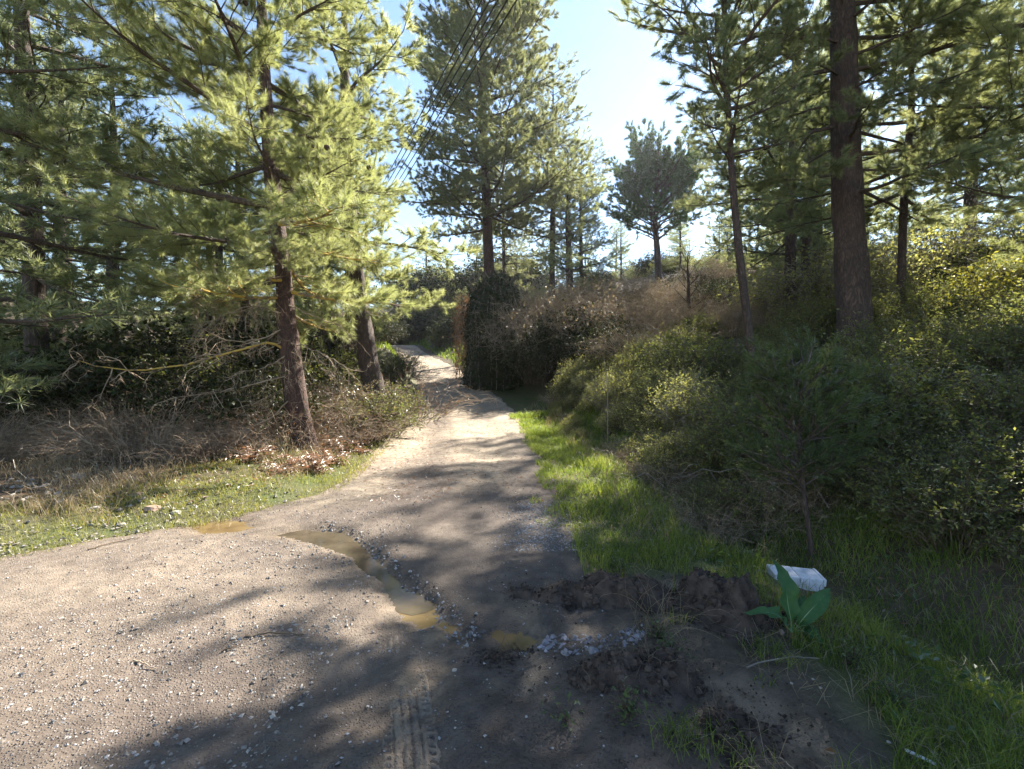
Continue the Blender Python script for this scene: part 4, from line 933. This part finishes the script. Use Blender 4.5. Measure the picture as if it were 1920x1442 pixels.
# ------------------------------------------------------------------ grasses
def scatter(n, y0, y1, x_of, keep):
    y = np.exp(rng.uniform(math.log(y0), math.log(y1), n)); x = x_of(y); k = keep(x, y); x, y = x[k], y[k]
    return np.stack([x, y, np.maximum(hbase(x, y), np.where((x > xl(y)) & (x < xr(y)), hroad(x, y), -9)) - .01], 1)
def grass(name, P, h, w, lean, m, seed):
    r = np.random.default_rng(seed); g = Geo(); g.add(*blades(P, h, w, lean, r)); obj(name, g.mesh(name), m, kind='stuff')
def mudk(x, y): return poly_sd(x, y, MUDPATCH)
P = scatter(78000, 1.55, 15, lambda y: xr(y) + rng.uniform(-.34, 2.6, len(y)) * np.interp(y, [1.5, 3, 5, 12], [1.5, 1.6, 1.1, .8]), lambda x, y: ((mudk(x, y) + .5 * fbm(x * 3, y * 3, 5, 3) > .0) | (vn(x * 7, y * 7, 6) > .42)) & ((x - xr(y)) > -.18 + .45 * fbm(x * 4, y * 2.5, 7, 3)) & (np.hypot((x - 2.26) / .31, (y - 3.45) / .27) > 1) & (vn(x * 1.6, y * 1.6, 8) + .72 - .2 * np.maximum(x - xr(y) - 1.6, 0) > rng.uniform(0, 1, len(x)) * .6))
grass('verge_grass', P, np.interp(P[:, 1], [1.5, 3, 6, 12], [.12, .14, .14, .15]) * np.clip(.75 + 1.5 * fbm(P[:, 0] * 2.5, P[:, 1] * 2.5, 12, 3) + .25 * np.clip(P[:, 0] - xr(P[:, 1]), 0, 1.5), .35, 1.9), np.interp(P[:, 1], [1.5, 4, 12], [.0042, .0055, .011]), .7, M['grass'], 1)
P = scatter(9000, 1.6, 9, lambda y: xr(y) + rng.uniform(.0, 3.2, len(y)), lambda x, y: (mudk(x, y) > -.3) & (vn(x * 2.2, y * 2.2, 19) + .35 > rng.uniform(0, 1, len(x))) & (np.hypot((x - 2.26) / .31, (y - 3.45) / .27) > 1))
grass('straw_grass', P, np.full(len(P), .17), np.interp(P[:, 1], [1.5, 4, 12], [.003, .0045, .009]), 1.4, M['straw'], 21)
P = scatter(9000, 1.9, 9, lambda y: xr(y) + rng.uniform(.3, 3.4, len(y)), lambda x, y: (mudk(x, y) > .1) & (vn(x * 1.7, y * 1.7, 29) + .15 > rng.uniform(0, 1, len(x)) * .7) & (np.hypot((x - 2.26) / .31, (y - 3.45) / .27) > 1))
r = np.random.default_rng(22); f = Geo(); f.add(*leaves(P + np.stack([0 * P[:, 0], 0 * P[:, 0], r.uniform(.02, .13, len(P))], 1), r.normal(size=P.shape) * .5 + np.array([0, 0, 1.]), .05, r, .45, .3)); obj('ground_weeds', f.mesh('ground_weeds'), M['weed'], kind='stuff')
P = scatter(34000, 2.8, 15, lambda y: xl(y) - rng.uniform(-.2, 2.4, len(y)), lambda x, y: (vn(x * 1.8, y * 1.8, 18) + .55 > rng.uniform(0, 1, len(x)) * .75))
grass('dry_verge_grass', P, np.full(len(P), .085), np.interp(P[:, 1], [1.5, 4, 12], [.004, .0055, .011]), .9, M['grass_dull'], 2)
P = scatter(30000, 4.6, 13, lambda y: xl(y) - rng.uniform(.5, 5.5, len(y)), lambda x, y: (vn(x * 1.2, y * 1.2, 28) + .3 > rng.uniform(0, 1, len(x)) * .8))
grass('straw_grass', P, np.full(len(P), .24), np.interp(P[:, 1], [4, 12], [.005, .009]), 1.1, M['straw'], 3)
P = scatter(7000, 4, 17, lambda y: xr(y) + rng.uniform(.6, 6, len(y)), lambda x, y: x < 3 + .5 * (y - 5))
grass('straw_grass', P, np.full(len(P), .32), np.interp(P[:, 1], [4, 12], [.004, .009]), .9, M['straw'], 4)
P = scatter(9000, 30, 62, lambda y: np.where(rng.random(len(y)) < .55, xr(y) + rng.uniform(.5, 9, len(y)), xl(y) - rng.uniform(.3, 8, len(y))), lambda x, y: y > 0)
grass('far_grass', P, np.full(len(P), .40), np.full(len(P), .07), .6, M['grass'], 5)
# fallen pine needles and leaf scraps on the track
def litter(name, n, y0, y1, xf, size, m, seed, asp=.18):
    r = np.random.default_rng(seed); y = np.exp(r.uniform(math.log(y0), math.log(y1), n)); x = xf(y, r); k = vn(x * .8, y * .5, seed) + .35 > r.uniform(0, 1, n) * .8; x, y = x[k], y[k]
    z = hsurf(x, y) + .018; p = np.stack([x, y, z], 1); f = Geo(); f.add(*leaves(p, r.normal(size=p.shape) * .25 + np.array([0, 0, 1.]), size, r, asp, .2)); obj(name, f.mesh(name), m, kind='stuff')
litter('pine_litter', 6000, 5.5, 24, lambda y, r: xl(y) + (xr(y) - xl(y)) * r.uniform(0, 1, len(y)), .06, M['dry_leaf'], 6)
litter('leaf_litter', 9000, 5, 16, lambda y, r: xl(y) - r.uniform(.6, 8, len(y)), .07, M['dry_leaf'], 7, .35)
litter('leaf_litter', 9000, 3, 16, lambda y, r: xr(y) + r.uniform(1.8, 9, len(y)), .06, M['dry_leaf'], 9, .35)
print('grass', time.time() - T0)

# ------------------------------------------------------------------ stones
PHI = (1 + 5 ** .5) / 2
ICO = unit(np.array([[-1, PHI, 0], [1, PHI, 0], [-1, -PHI, 0], [1, -PHI, 0], [0, -1, PHI], [0, 1, PHI], [0, -1, -PHI], [0, 1, -PHI], [PHI, 0, -1], [PHI, 0, 1], [-PHI, 0, -1], [-PHI, 0, 1.]]))
IF = np.array([[0, 11, 5], [0, 5, 1], [0, 1, 7], [0, 7, 10], [0, 10, 11], [1, 5, 9], [5, 11, 4], [11, 10, 2], [10, 7, 6], [7, 1, 8], [3, 9, 4], [3, 4, 2], [3, 2, 6], [3, 6, 8], [3, 8, 9], [4, 9, 5], [2, 4, 11], [6, 2, 10], [8, 6, 7], [9, 8, 1]])
OCT = np.array([[1, 0, 0], [0, 1, 0], [-1, 0, 0], [0, -1, 0], [0, 0, 1], [0, 0, -1.]]); OF = np.array([[0, 1, 4], [1, 2, 4], [2, 3, 4], [3, 0, 4], [1, 0, 5], [2, 1, 5], [3, 2, 5], [0, 3, 5]])
def stones(name, P, s, m, seed, flat=.6, parent=None, ico=False):
    r = np.random.default_rng(seed); n = len(P); a = r.uniform(0, 6.28, n); OCT, OF = (ICO, IF) if ico else (globals()['OCT'], globals()['OF']); nv = len(OCT)
    V = OCT[None] * (s[:, None, None] * r.uniform(.6, 1.3, (n, nv, 1))) * np.array([1, .75, flat]) + r.normal(size=(n, nv, 3)) * (s * .12)[:, None, None]
    c, sn = np.cos(a)[:, None], np.sin(a)[:, None]; V = np.stack([V[..., 0] * c - V[..., 1] * sn, V[..., 0] * sn + V[..., 1] * c, V[..., 2]], -1) + P[:, None]
    return obj(name, mesh(name, V.reshape(-1, 3), [(np.arange(n)[:, None, None] * nv + OF[None]).reshape(-1, 3)]), m, parent, 'stuff')
def gravel(n, y0, y1, xf, smin, smax, m, seed, thr=.0):
    r = np.random.default_rng(seed); y = np.exp(r.uniform(math.log(y0), math.log(y1), n)); x = xf(y, r)
    pd_ = np.min([poly_sd(x, y, p) for p in PUD.values()], 0)
    k = (vn(x * 1.5, y * 1.5, seed) + .5 > r.uniform(0, 1, n) * .9 + thr) & (pd_ > .02); x, y = x[k], y[k]
    s = smin + (smax - smin) * r.uniform(0, 1, len(x)) ** 3
    return stones('gravel', np.stack([x, y, hsurf(x, y) + .012 + s * .1], 1), s, m, seed)
gravel(11000, 1.6, 5.2, lambda y, r: -1.0 - np.abs(r.normal(size=len(y))) * np.interp(y, [1.6, 5], [1., 1.7]), .004, .017, M['stone'], 11)
gravel(5000, 1.6, 6, lambda y, r: r.uniform(-3, .6, len(y)), .004, .012, M['stone_grey'], 12)
gravel(3500, 5, 14, lambda y, r: xl(y) + (xr(y) - xl(y)) * r.uniform(0, 1, len(y)), .006, .018, M['stone'], 13)
gravel(2600, 4.0, 5.6, lambda y, r: .3 + .22 * r.normal(size=len(y)), .006, .016, M['stone_grey'], 14, -.4)
gravel(1300, 3.7, 6., lambda y, r: xl(y) - np.abs(r.normal(size=len(y))) * .9, .008, .03, M['stone'], 15)
def ico_rock(seed, s):
    import bmesh
    r = np.random.default_rng(seed); bm = bmesh.new(); bmesh.ops.create_icosphere(bm, subdivisions=2, radius=1)
    sc = r.uniform(.7, 1.2, 3) * np.array([1.2, .9, .6])
    for v in bm.verts:
        p = np.array(v.co); n = 1 + .35 * float(fbm(p[0] * 1.3 + seed, p[1] * 1.3 + p[2] * 1.7, seed, 3)); q = np.sign(p) * np.abs(p) ** .8 * n * sc * s; v.co = q
    me = bpy.data.meshes.new('rock'); bm.to_mesh(me); bm.free(); return me
gq = []
r = np.random.default_rng(71)
for i in range(520):
    k = r.integers(0, len(GULLY) - 1); t = r.random(); p = GULLY[k] * (1 - t) + GULLY[k + 1] * t + r.normal(size=2) * np.array([.05, .05]); gq.append((p[0], p[1], float(hroad(p[0], p[1])) + .016))
stones('gully_stones', np.array(gq), .004 + .016 * r.uniform(0, 1, 520) ** 2.5, M['stone_grey'], 72, .7)
rm = [ico_rock(500 + i, 1.) for i in range(5)]
RK = [((285, 955), .075, 'stone_brown', 'largest flat reddish rock on the left gravel edge'), ((255, 928), .06, 'stone_brown', 'pale pinkish rock half sunk in the left grass'), ((150, 895), .10, 'stone_grey', 'dark grey slab by the left rubble heap'), ((178, 955), .05, 'stone_grey', 'grey rock in front of the left rubble heap'),
      ((230, 985), .05, 'stone', 'pale rock at the muddy left edge'), ((330, 962), .045, 'stone_grey', 'small grey rock near the orange puddle'), ((120, 940), .06, 'stone', 'pale stone on the left rubble heap')]
for i, (p, s, m, lab) in enumerate(RK):
    q = gpt(*p); o = obj('rock', rm[i % 5].copy(), M[m], loc=q); o.scale = (s, s, s * .8); o.rotation_euler = (0, 0, i * 1.3); tag(o, lab, 'rock')
GRK = 'loose grey stones of the left rubble heap'
for i in range(42):
    p = gpt(rng.normal(75, 55), rng.normal(915, 18)); me_ = rm[i % 5]
    o = obj('rock', me_, None, loc=p)
    if not me_.materials: me_.materials.append(M['stone'])
    s = rng.uniform(.015, .045); o.scale = (s, s, s * .8); o.rotation_euler = (rng.uniform(-.4, .4), 0, rng.uniform(0, 6)); tag(o, 'loose grey stone of the rubble heap on the left verge', 'rock', GRK)
for p, s, lab in [((852, 1263), .016, 'round white pebble on the wheel tracks'), ((1036, 1410), .007, 'tiny white pebble at the bottom of the churned mud'), ((1484, 1291), .009, 'white pebble in the middle of the bare mud'), ((1524, 1280), .008, 'bluish white pebble right of the middle one'), ((1666, 1402), .010, 'bright white pebble near the bottom right corner'), ((1752, 1420), .012, 'white pebble beside the pale scrap of rubbish'), ((1538, 1295), .009, 'dull pale pebble beside the grass edge')]:
    q = gpt(*p); o = obj('white_pebble', rm[2].copy(), M['white'], loc=q + np.array([0, 0, .014])); o.scale = (s, s, s * .7); tag(o, lab, 'pebble')

# ------------------------------------------------------------------ dug soil, running water, tufts
def mound(label, cx, cy, rx, ry, h, rot, seed, face=None):
    n = 66; u, v = np.meshgrid(np.linspace(-1.15, 1.15, n), np.linspace(-1.15, 1.15, n))
    c, s = math.cos(rot), math.sin(rot); X = cx + u * rx * c - v * ry * s; Y = cy + u * rx * s + v * ry * c
    rr_ = np.hypot(u, v) + .35 * fbm(X * 5, Y * 5, seed, 3)
    prof = sst(1.0, .25, rr_); z = hsurf(X, Y) - .03 + h * prof * (1 + .8 * fbm(X * 6, Y * 6, seed + 1, 4)) + prof * (.03 * fbm(X * 20, Y * 20, seed + 2, 3))
    root = thing('soil_mound', label, 'soil mound', (cx, cy, 0))
    V = np.stack([X - cx, Y - cy, z], -1).reshape(-1, 3); obj('earth', mesh('earth', V, [grid_faces(n, n)], True), M['soil'], root)
    r = np.random.default_rng(seed); k = 700; i = r.integers(0, n * n, k); i = i[prof.ravel()[i] > .08]
    k2 = 260; aa = r.uniform(0, 6.28, k2); q2 = r.uniform(.7, 1.7, k2); ox = np.cos(aa) * q2 * rx; oy = np.sin(aa) * q2 * ry; ex, ey = ox * c - oy * s, ox * s + oy * c
    stones('clods', np.stack([ex, ey, hsurf(cx + ex, cy + ey) + .014], 1), .003 + .009 * r.uniform(0, 1, k2) ** 2, M['soil'], seed + 50, .8, root)
    stones('clods', V[i] + np.array([0, 0, .006]), .006 + .026 * r.uniform(0, 1, len(i)) ** 3, M['soil'], seed, .8, root, True)
    # torn roots and dry grass in the soil
    i = r.integers(0, n * n, 420); i = i[prof.ravel()[i] > .12]; m_ = len(i); kk_ = 5; P = [V[i]]; d = unit(r.normal(size=(m_, 3)) + np.array([0, 0, .5]))
    for _ in range(kk_ - 1): P.append(P[-1] + d * r.uniform(.012, .035, (m_, 1))); d = unit(d + r.normal(size=(m_, 3)) * .4 + np.array([0, 0, -.25]))
    g = Geo(); g.add(*tubes(np.stack(P, 1), np.full((m_, kk_), .0012), 3)); obj('roots', g.mesh('roots'), M['stem'], root)['kind'] = 'stuff'
    return V, prof
mound('long dark heap of dug soil at the back of the puddle', .62, 3.16, .78, .24, .17, -.05, 601)
mound('steep dark soil heap beside the broad leaved dock', 1.38, 2.98, .42, .30, .24, -.3, 603)
mound('low crumbly soil heap in the foreground with torn weeds', .66, 2.33, .50, .20, .10, .1, 605)
mound('small dark soil lump left of the running water', -.06, 2.52, .13, .06, .04, .3, 607)
mound('thin soil spill along the bottom of the picture', .95, 1.95, .35, .2, .05, .2, 609)
a = [gp(*p) for p in [(1000, 1212), (1035, 1186), (1100, 1196), (1150, 1200), (1200, 1188), (1230, 1196), (1190, 1222), (1120, 1240), (1050, 1238), (1010, 1228)]]
PUD['stream'] = a
pc = np.array(a); n = 80; gx, gy = np.meshgrid(np.linspace(pc[:, 0].min() - .03, pc[:, 0].max() + .03, n), np.linspace(pc[:, 1].min() - .03, pc[:, 1].max() + .03, 40))
sdp = poly_sd(gx, gy, pc); zz_ = hsurf(gx, gy) + .014 + .028 * sst(.03, -.04, sdp) + .05 * np.abs(fbm(gx * 20, gy * 34, 611, 4)) * sst(.03, -.03, sdp) - .06 * sst(-.01, .05, sdp)
o = obj('running_water', mesh('running_water', np.stack([gx, gy, zz_], -1).reshape(-1, 3), [grid_faces(40, n)], True), M['stream'], kind='structure'); o['label'] = 'rippling trickle of pale water between the dug soil heaps'
r = np.random.default_rng(612); q = []
while len(q) < 230:
    x, y = r.uniform(pc[:, 0].min(), pc[:, 0].max()), r.uniform(pc[:, 1].min(), pc[:, 1].max())
    if poly_sd(np.array(x), np.array(y), pc) < .0: q.append((x, y, float(hsurf(x, y)) + .05 + r.uniform(-.012, .012)))
stones('rubble', np.array(q), r.uniform(.005, .020, len(q)), M['rubble'], 613, .8)
def tuft(name, label, cat, p, n, h, w, lean, m, seed, rad=.05, strands=False):
    r = np.random.default_rng(seed); root = thing(name, label, cat, p)
    b = np.stack([r.normal(size=n) * rad, r.normal(size=n) * rad, np.full(n, -.01)], 1); g = Geo()
    if strands:
        k = 9; P = [b]; d = unit(r.normal(size=(n, 3)) * .55 + np.array([0, 0, .9]))
        for _ in range(k - 1): P.append(P[-1] + d * h / (k - 1) * r.uniform(.6, 1.3, (n, 1))); d = unit(d + r.normal(size=(n, 3)) * .16 + np.array([0, 0, -.24]))
        g.add(*tubes(np.stack(P, 1), np.repeat(np.linspace(w, w * .4, k)[None], n, 0), 3))
    else: g.add(*blades(b, np.full(n, h), w, lean, r))
    obj('blades', g.mesh('blades'), m, root)['kind'] = 'stuff'; return root
def gz(px, py, up=0.): p = gpt(px, py); p[2] += up; return p
p = np.array([.88, 2.72, .06]); tuft('dry_grass_tuft', 'long arching straw strands sprouting from the dug soil', 'dry grass', p, 46, .42, .0016, 1, M['straw'], 621, .08, True)
tuft('dry_grass_tuft', 'flattened straw clump at the front of the running water', 'dry grass', np.array([.62, 2.47, .03]), 60, .2, .0014, 1, M['straw'], 622, .09, True)
tuft('grass_tuft', 'yellow green grass tuft at the bottom centre right', 'grass tuft', gz(1275, 1395), 130, .12, .004, 1., M['grass'], 623, .06)
tuft('grass_tuft', 'small green grass tuft at the bottom edge right of the yellowish one', 'grass tuft', gz(1380, 1420), 90, .09, .004, 1., M['grass'], 624, .07)
tuft('grass_tuft', 'fresh grass tuft hanging over the dug hole under the dock', 'grass tuft', gz(1440, 1225), 130, .12, .004, 1.2, M['grass'], 625, .08)
for i, (px, py, lab) in enumerate([(1235, 1205, 'bluish feathery weed growing from the dug soil'), (1180, 1345, 'small green weed on the low front soil heap'), (1255, 1235, 'feathery weed hanging below the straw strands'), (1060, 1360, 'tiny green weed in the churned mud'), (1160, 1075, 'leafy weed at the road corner before the grass'), (1600, 1250, 'broad leafy weed in the right foreground grass'), (1680, 1330, 'greyish weed in the bottom right grass')]):
    r = np.random.default_rng(630 + i); p = gz(px, py, .02); root = thing('weed', lab, 'weed', p); n = 120 if i not in (3,) else 40
    st = unit(r.normal(size=(n, 3)) + np.array([0, 0, .9])) * r.uniform(.02, .13, (n, 1)); f = Geo(); f.add(*leaves(st, r.normal(size=(n, 3)) * .5 + np.array([0, 0, 1.]), .03, r, .4, .3)); obj('foliage', f.mesh('foliage'), M['weed'], root)
    g = Geo(); g.add(*tubes(np.stack([st * 0, st * .5, st], 1), np.full((n, 3), .0011), 3)); obj('stems', g.mesh('stems'), M['stem'], root)['kind'] = 'stuff'

# broad leaved dock
b = gpt(1484, 1196); print('dock', b); root = thing('dock_plant', 'broad leaved dock plant in front of the white foam box', 'plant', b)
def dock_leaf(p0, p1, width, bow, seed, face):
    r = np.random.default_rng(seed); k, w = 13, 7; t = np.linspace(0, 1, k); p0, p1 = np.asarray(p0), np.asarray(p1); ax = p1 - p0; L = np.linalg.norm(ax); ax = ax / L
    side = unit(np.cross(ax, np.asarray(face, float))); nrm = np.cross(side, ax)
    sp = p0[None] + np.outer(t, ax * L) + np.outer(np.sin(t * np.pi) * bow - .05 * np.maximum(t - .7, 0) * 3 * width / .1, nrm) + .006 * np.stack([np.sin(t * 9 + seed), 0 * t, np.cos(t * 7 + seed)], 1)
    wd = width * np.where(t < .22, .06, np.sin(np.clip((t - .18) / .82, 0, 1) ** .75 * np.pi) ** .75) + .002
    s = np.linspace(-1, 1, w); V = sp[:, None] + side[None, None] * (s[None, :, None] * wd[:, None, None] * .5)
    V = V + nrm[None, None] * ((np.abs(s)[None] ** 1.3 * .22 * wd[:, None]) + np.abs(s)[None] ** 2 * .020 * np.sin(t * 22 + seed)[:, None] * (wd[:, None] > .02))[..., None]
    V = V.reshape(-1, 3) - b; o = obj('leaf', mesh('leaf', V, [grid_faces(k, w)], True), M['dock'], root)
    g = Geo(); g.add(*tubes((sp - b - nrm * .002)[None], np.linspace(.0045, .0012, k)[None], 5)); obj('midrib', g.mesh('midrib', True), M['midrib'], o)
M['midrib'] = plain_mat('leaf_midrib', (.16, .26, .12), (.28, .38, .2), 6)
Yd = b[1]; c0 = at(1482, 1178, Yd)
for a_, tip, w, bow, fc, dy in [(1, (1459, 1052), .115, .03, (.1, -1, .3), .10), (2, (1560, 1100), .10, .03, (-.3, -.8, .6), .02), (3, (1404, 1141), .075, .05, (0, -.5, 1), -.02), (4, (1512, 1112), .08, .03, (0, -.6, .8), .16), (5, (1527, 1172), .06, .03, (0, -.4, 1), .0), (6, (1548, 1208), .07, .04, (0, -.4, 1), -.08), (7, (1495, 1150), .05, .02, (0, -.5, 1), .12)]:
    dock_leaf(c0 + np.array([.004 * a_, .0, -.02]), at(*tip, Yd + dy), w, bow, a_, fc)
g = Geo(); g.add(*tubes(np.array([[(0, 0, -.03), (.0, 0, .03), c0 - b]]), np.array([[.009, .009, .006]]), 6)); obj('stem', g.mesh('stem', True), M['midrib'], root)
for i, (px, py, lab) in enumerate([(1464, 1200, 'curled pinkish dead leaf at the foot of the dock'), (1483, 1208, 'grey dead leaf at the foot of the dock'), (1570, 1422, 'orange brown fallen leaf at the bottom right')]):
    r = np.random.default_rng(650 + i); q = gz(px, py, .02); f = Geo(); f.add(*leaves(np.zeros((1, 3)), np.array([[0, -.5, 1.]]), .055, r, .6, .5)); o = obj('fallen_leaf', f.mesh('fallen_leaf'), M['dry_leaf'], loc=q); o.scale = (1, 1, 1); tag(o, lab, 'leaf')

# white foam box lying in the grass
b = gpt(1492, 1098); print('box', b); b[2] += .055
root = thing('foam_box', 'dirty white foam box lying in the grass behind the dock', 'box', b, R_(-9), .86); root.rotation_euler = (R_(4), R_(3), R_(-9))
def box_geo(x0, x1, y0, y1, z0, z1, bev):
    import bmesh
    bm = bmesh.new(); bmesh.ops.create_cube(bm, size=1.)
    for v in bm.verts: v.co = ((x0 + x1) / 2 + v.co.x * (x1 - x0), (y0 + y1) / 2 + v.co.y * (y1 - y0), (z0 + z1) / 2 + v.co.z * (z1 - z0))
    bmesh.ops.bevel(bm, geom=bm.edges[:], offset=bev, segments=2, affect='EDGES', profile=.6)
    me = bpy.data.meshes.new('box'); bm.to_mesh(me); bm.free(); return me
sg = 1.0
obj('panel', box_geo(-.215 * sg, -.004, -.085, .125, 0, .055, .008), M['foam'], root); obj('panel', box_geo(.004, .19 * sg, -.085, .125, 0, .055, .008), M['foam'], root)
obj('rim', box_geo(.192 * sg, .215 * sg, -.09, .13, -.005, .06, .006), M['foam'], root)
obj('base', box_geo(-.21 * sg, .205 * sg, -.08, .12, -.065, .002, .004), M['foam'], root)
# pale rubbish in the bottom right corner
q = gz(1725, 1432, .02); o = obj('rubbish_scrap', box_geo(-.05, .05, -.008, .008, 0, .006, .003), M['foam'], loc=q); o.rotation_euler = (.1, .15, -.6); tag(o, 'pale elongated scrap of rubbish at the bottom right', 'rubbish')

# sticks on the ground
def stick(label, pts, rad, m, name='stick'):
    P = smooth_path([gz(*p, .02) for p in pts], 10); b = P[0].copy(); P = P - b; P[1:-1] += rng.normal(size=P[1:-1].shape) * .004
    g = Geo(); g.add(*tubes(P[None], np.linspace(rad, rad * .5, 10)[None], 6)); o = obj(name, g.mesh(name, True), m, loc=b); tag(o, label, 'stick')
stick('pale bent stick on the shaded gravel', [(250, 1247), (270, 1249), (295, 1262)], .005, M['twig'])
stick('dark stick lying in the gravel shade', [(460, 1200), (510, 1194), (570, 1196)], .006, M['stem'])
stick('short dark stick left of the longer one', [(415, 1228), (445, 1218)], .005, M['stem'])
stick('thin dark branch along the left gravel edge', [(165, 1036), (215, 1022), (262, 1014)], .006, M['stem'])
stick('grey branch lying on the mud before the grass', [(1400, 1262), (1470, 1240), (1535, 1242)], .005, M['twig_grey'])
stick('broken pale branch at the foot of the ivy mass', [(1000, 690), (1030, 682), (1075, 668)], .02, M['twig_grey'])
def dead_pole(label, pts, Y, rad, m):
    P = smooth_path([at(px, py, Y) for px, py in pts], 12); b = P[0].copy(); b[2] = float(hbase(b[0], b[1])) - .05; P[0] = b; P = P - b
    g = Geo(); g.add(*tubes(P[None], np.linspace(rad, rad * .35, 12)[None], 5)); o = obj('dead_stem', g.mesh('dead_stem', True), m, loc=b); tag(o, label, 'dead stem')
dead_pole('pale dead stem standing in the sunlit scrub', [(1140, 740), (1136, 700), (1132, 668)], 9.5, .012, M['twig_grey'])
dead_pole('grey dead stem slanting through the right thicket', [(1700, 830), (1735, 770), (1770, 690)], 5., .010, M['twig_grey'])
dead_pole('bare thin stem rising beside the young pine', [(1490, 800), (1482, 740), (1476, 700)], 5., .008, M['twig_grey'])
dead_pole('forked pale stick lying over the right edge bushes', [(1690, 850), (1720, 830), (1800, 830)], 4.4, .006, M['twig_grey'])
for i in range(26):
    x, y = rng.uniform(1.9, 5.5), rng.uniform(4.2, 7.5); d_ = np.array([rng.normal(), rng.normal() * .5, .12]); b = np.array([x, y, float(hbase(x, y)) + .12]); L = rng.uniform(.5, 1.5)
    P = np.array([b + d_ / np.linalg.norm(d_) * L * t + np.array([0, 0, .25 * math.sin(t * 3) + rng.normal() * .02]) for t in np.linspace(0, 1, 9)]) - b
    g = Geo(); g.add(*tubes(P[None], np.linspace(.006, .002, 9)[None], 4)); o = obj('dead_stem', g.mesh('dead_stem'), M['twig_grey'], loc=b); tag(o, 'thin dry cane arching over the shaded right undergrowth', 'dead stem', 'dry canes over the right undergrowth')

# ------------------------------------------------------------------ power line
pb = at(688, 640, 30.); pb[2] = float(hbase(pb[0], pb[1])) - .3; ptop = at(690, 420, 30.)[2]
root = thing('utility_pole', 'wooden utility pole hidden behind the sunlit pine', 'utility pole', pb)
g = Geo(); g.add(*tubes(np.array([[(0, 0, 0), (0, 0, (ptop - pb[2]) * .5), (0, 0, ptop - pb[2])]]), np.array([[.15, .13, .11]]), 10)); obj('post', g.mesh('post', True), M['pole'], root)
obj('crossarm', box_geo(-.55, .55, -.17, -.06, ptop - pb[2] - .3, ptop - pb[2] - .18, .01), M['pole'], root)
CB = [(892, 'leftmost of the five black overhead cables'), (907, 'second from left of the five black overhead cables'), (921, 'middle one of the five black overhead cables'), (938, 'second from right of the five black overhead cables'), (955, 'rightmost of the five black overhead cables')]
for i, (px, lab) in enumerate(CB):
    p1 = np.array([pb[0] - .5 + .25 * i, pb[1] - .11, ptop - .18]); pm = at(px, 0, 9.0); 
    # straight on beyond the frame, with a little sag
    p0 = pm + (pm - p1) * .55; t = np.linspace(0, 1, 30)[:, None]; P = p0 * (1 - t) + p1 * t; P[:, 2] -= .25 * np.sin(t[:, 0] * np.pi)
    b = P[-1].copy(); g = Geo(); g.add(*tubes((P - b)[None], np.full((1, 30), .017), 6)); o = obj('overhead_cable', g.mesh('overhead_cable', True), M['cable'], loc=b); tag(o, lab, 'cable', 'overhead cables')
print('all', time.time() - T0)

# ------------------------------------------------------------------ air
m, nt, out = nmat('haze'); v = N(nt, 'VolumePrincipled'); v.inputs['Color'].default_value = (.88, .93, 1, 1); v.inputs['Density'].default_value = HAZE; v.inputs['Anisotropy'].default_value = HAZE_G
nt.links.new(v.outputs[0], out.inputs['Volume'])
if HAZE: obj('haze', box_geo(-290, 290, -75, 262, -3, 60, .5), m, kind='stuff')
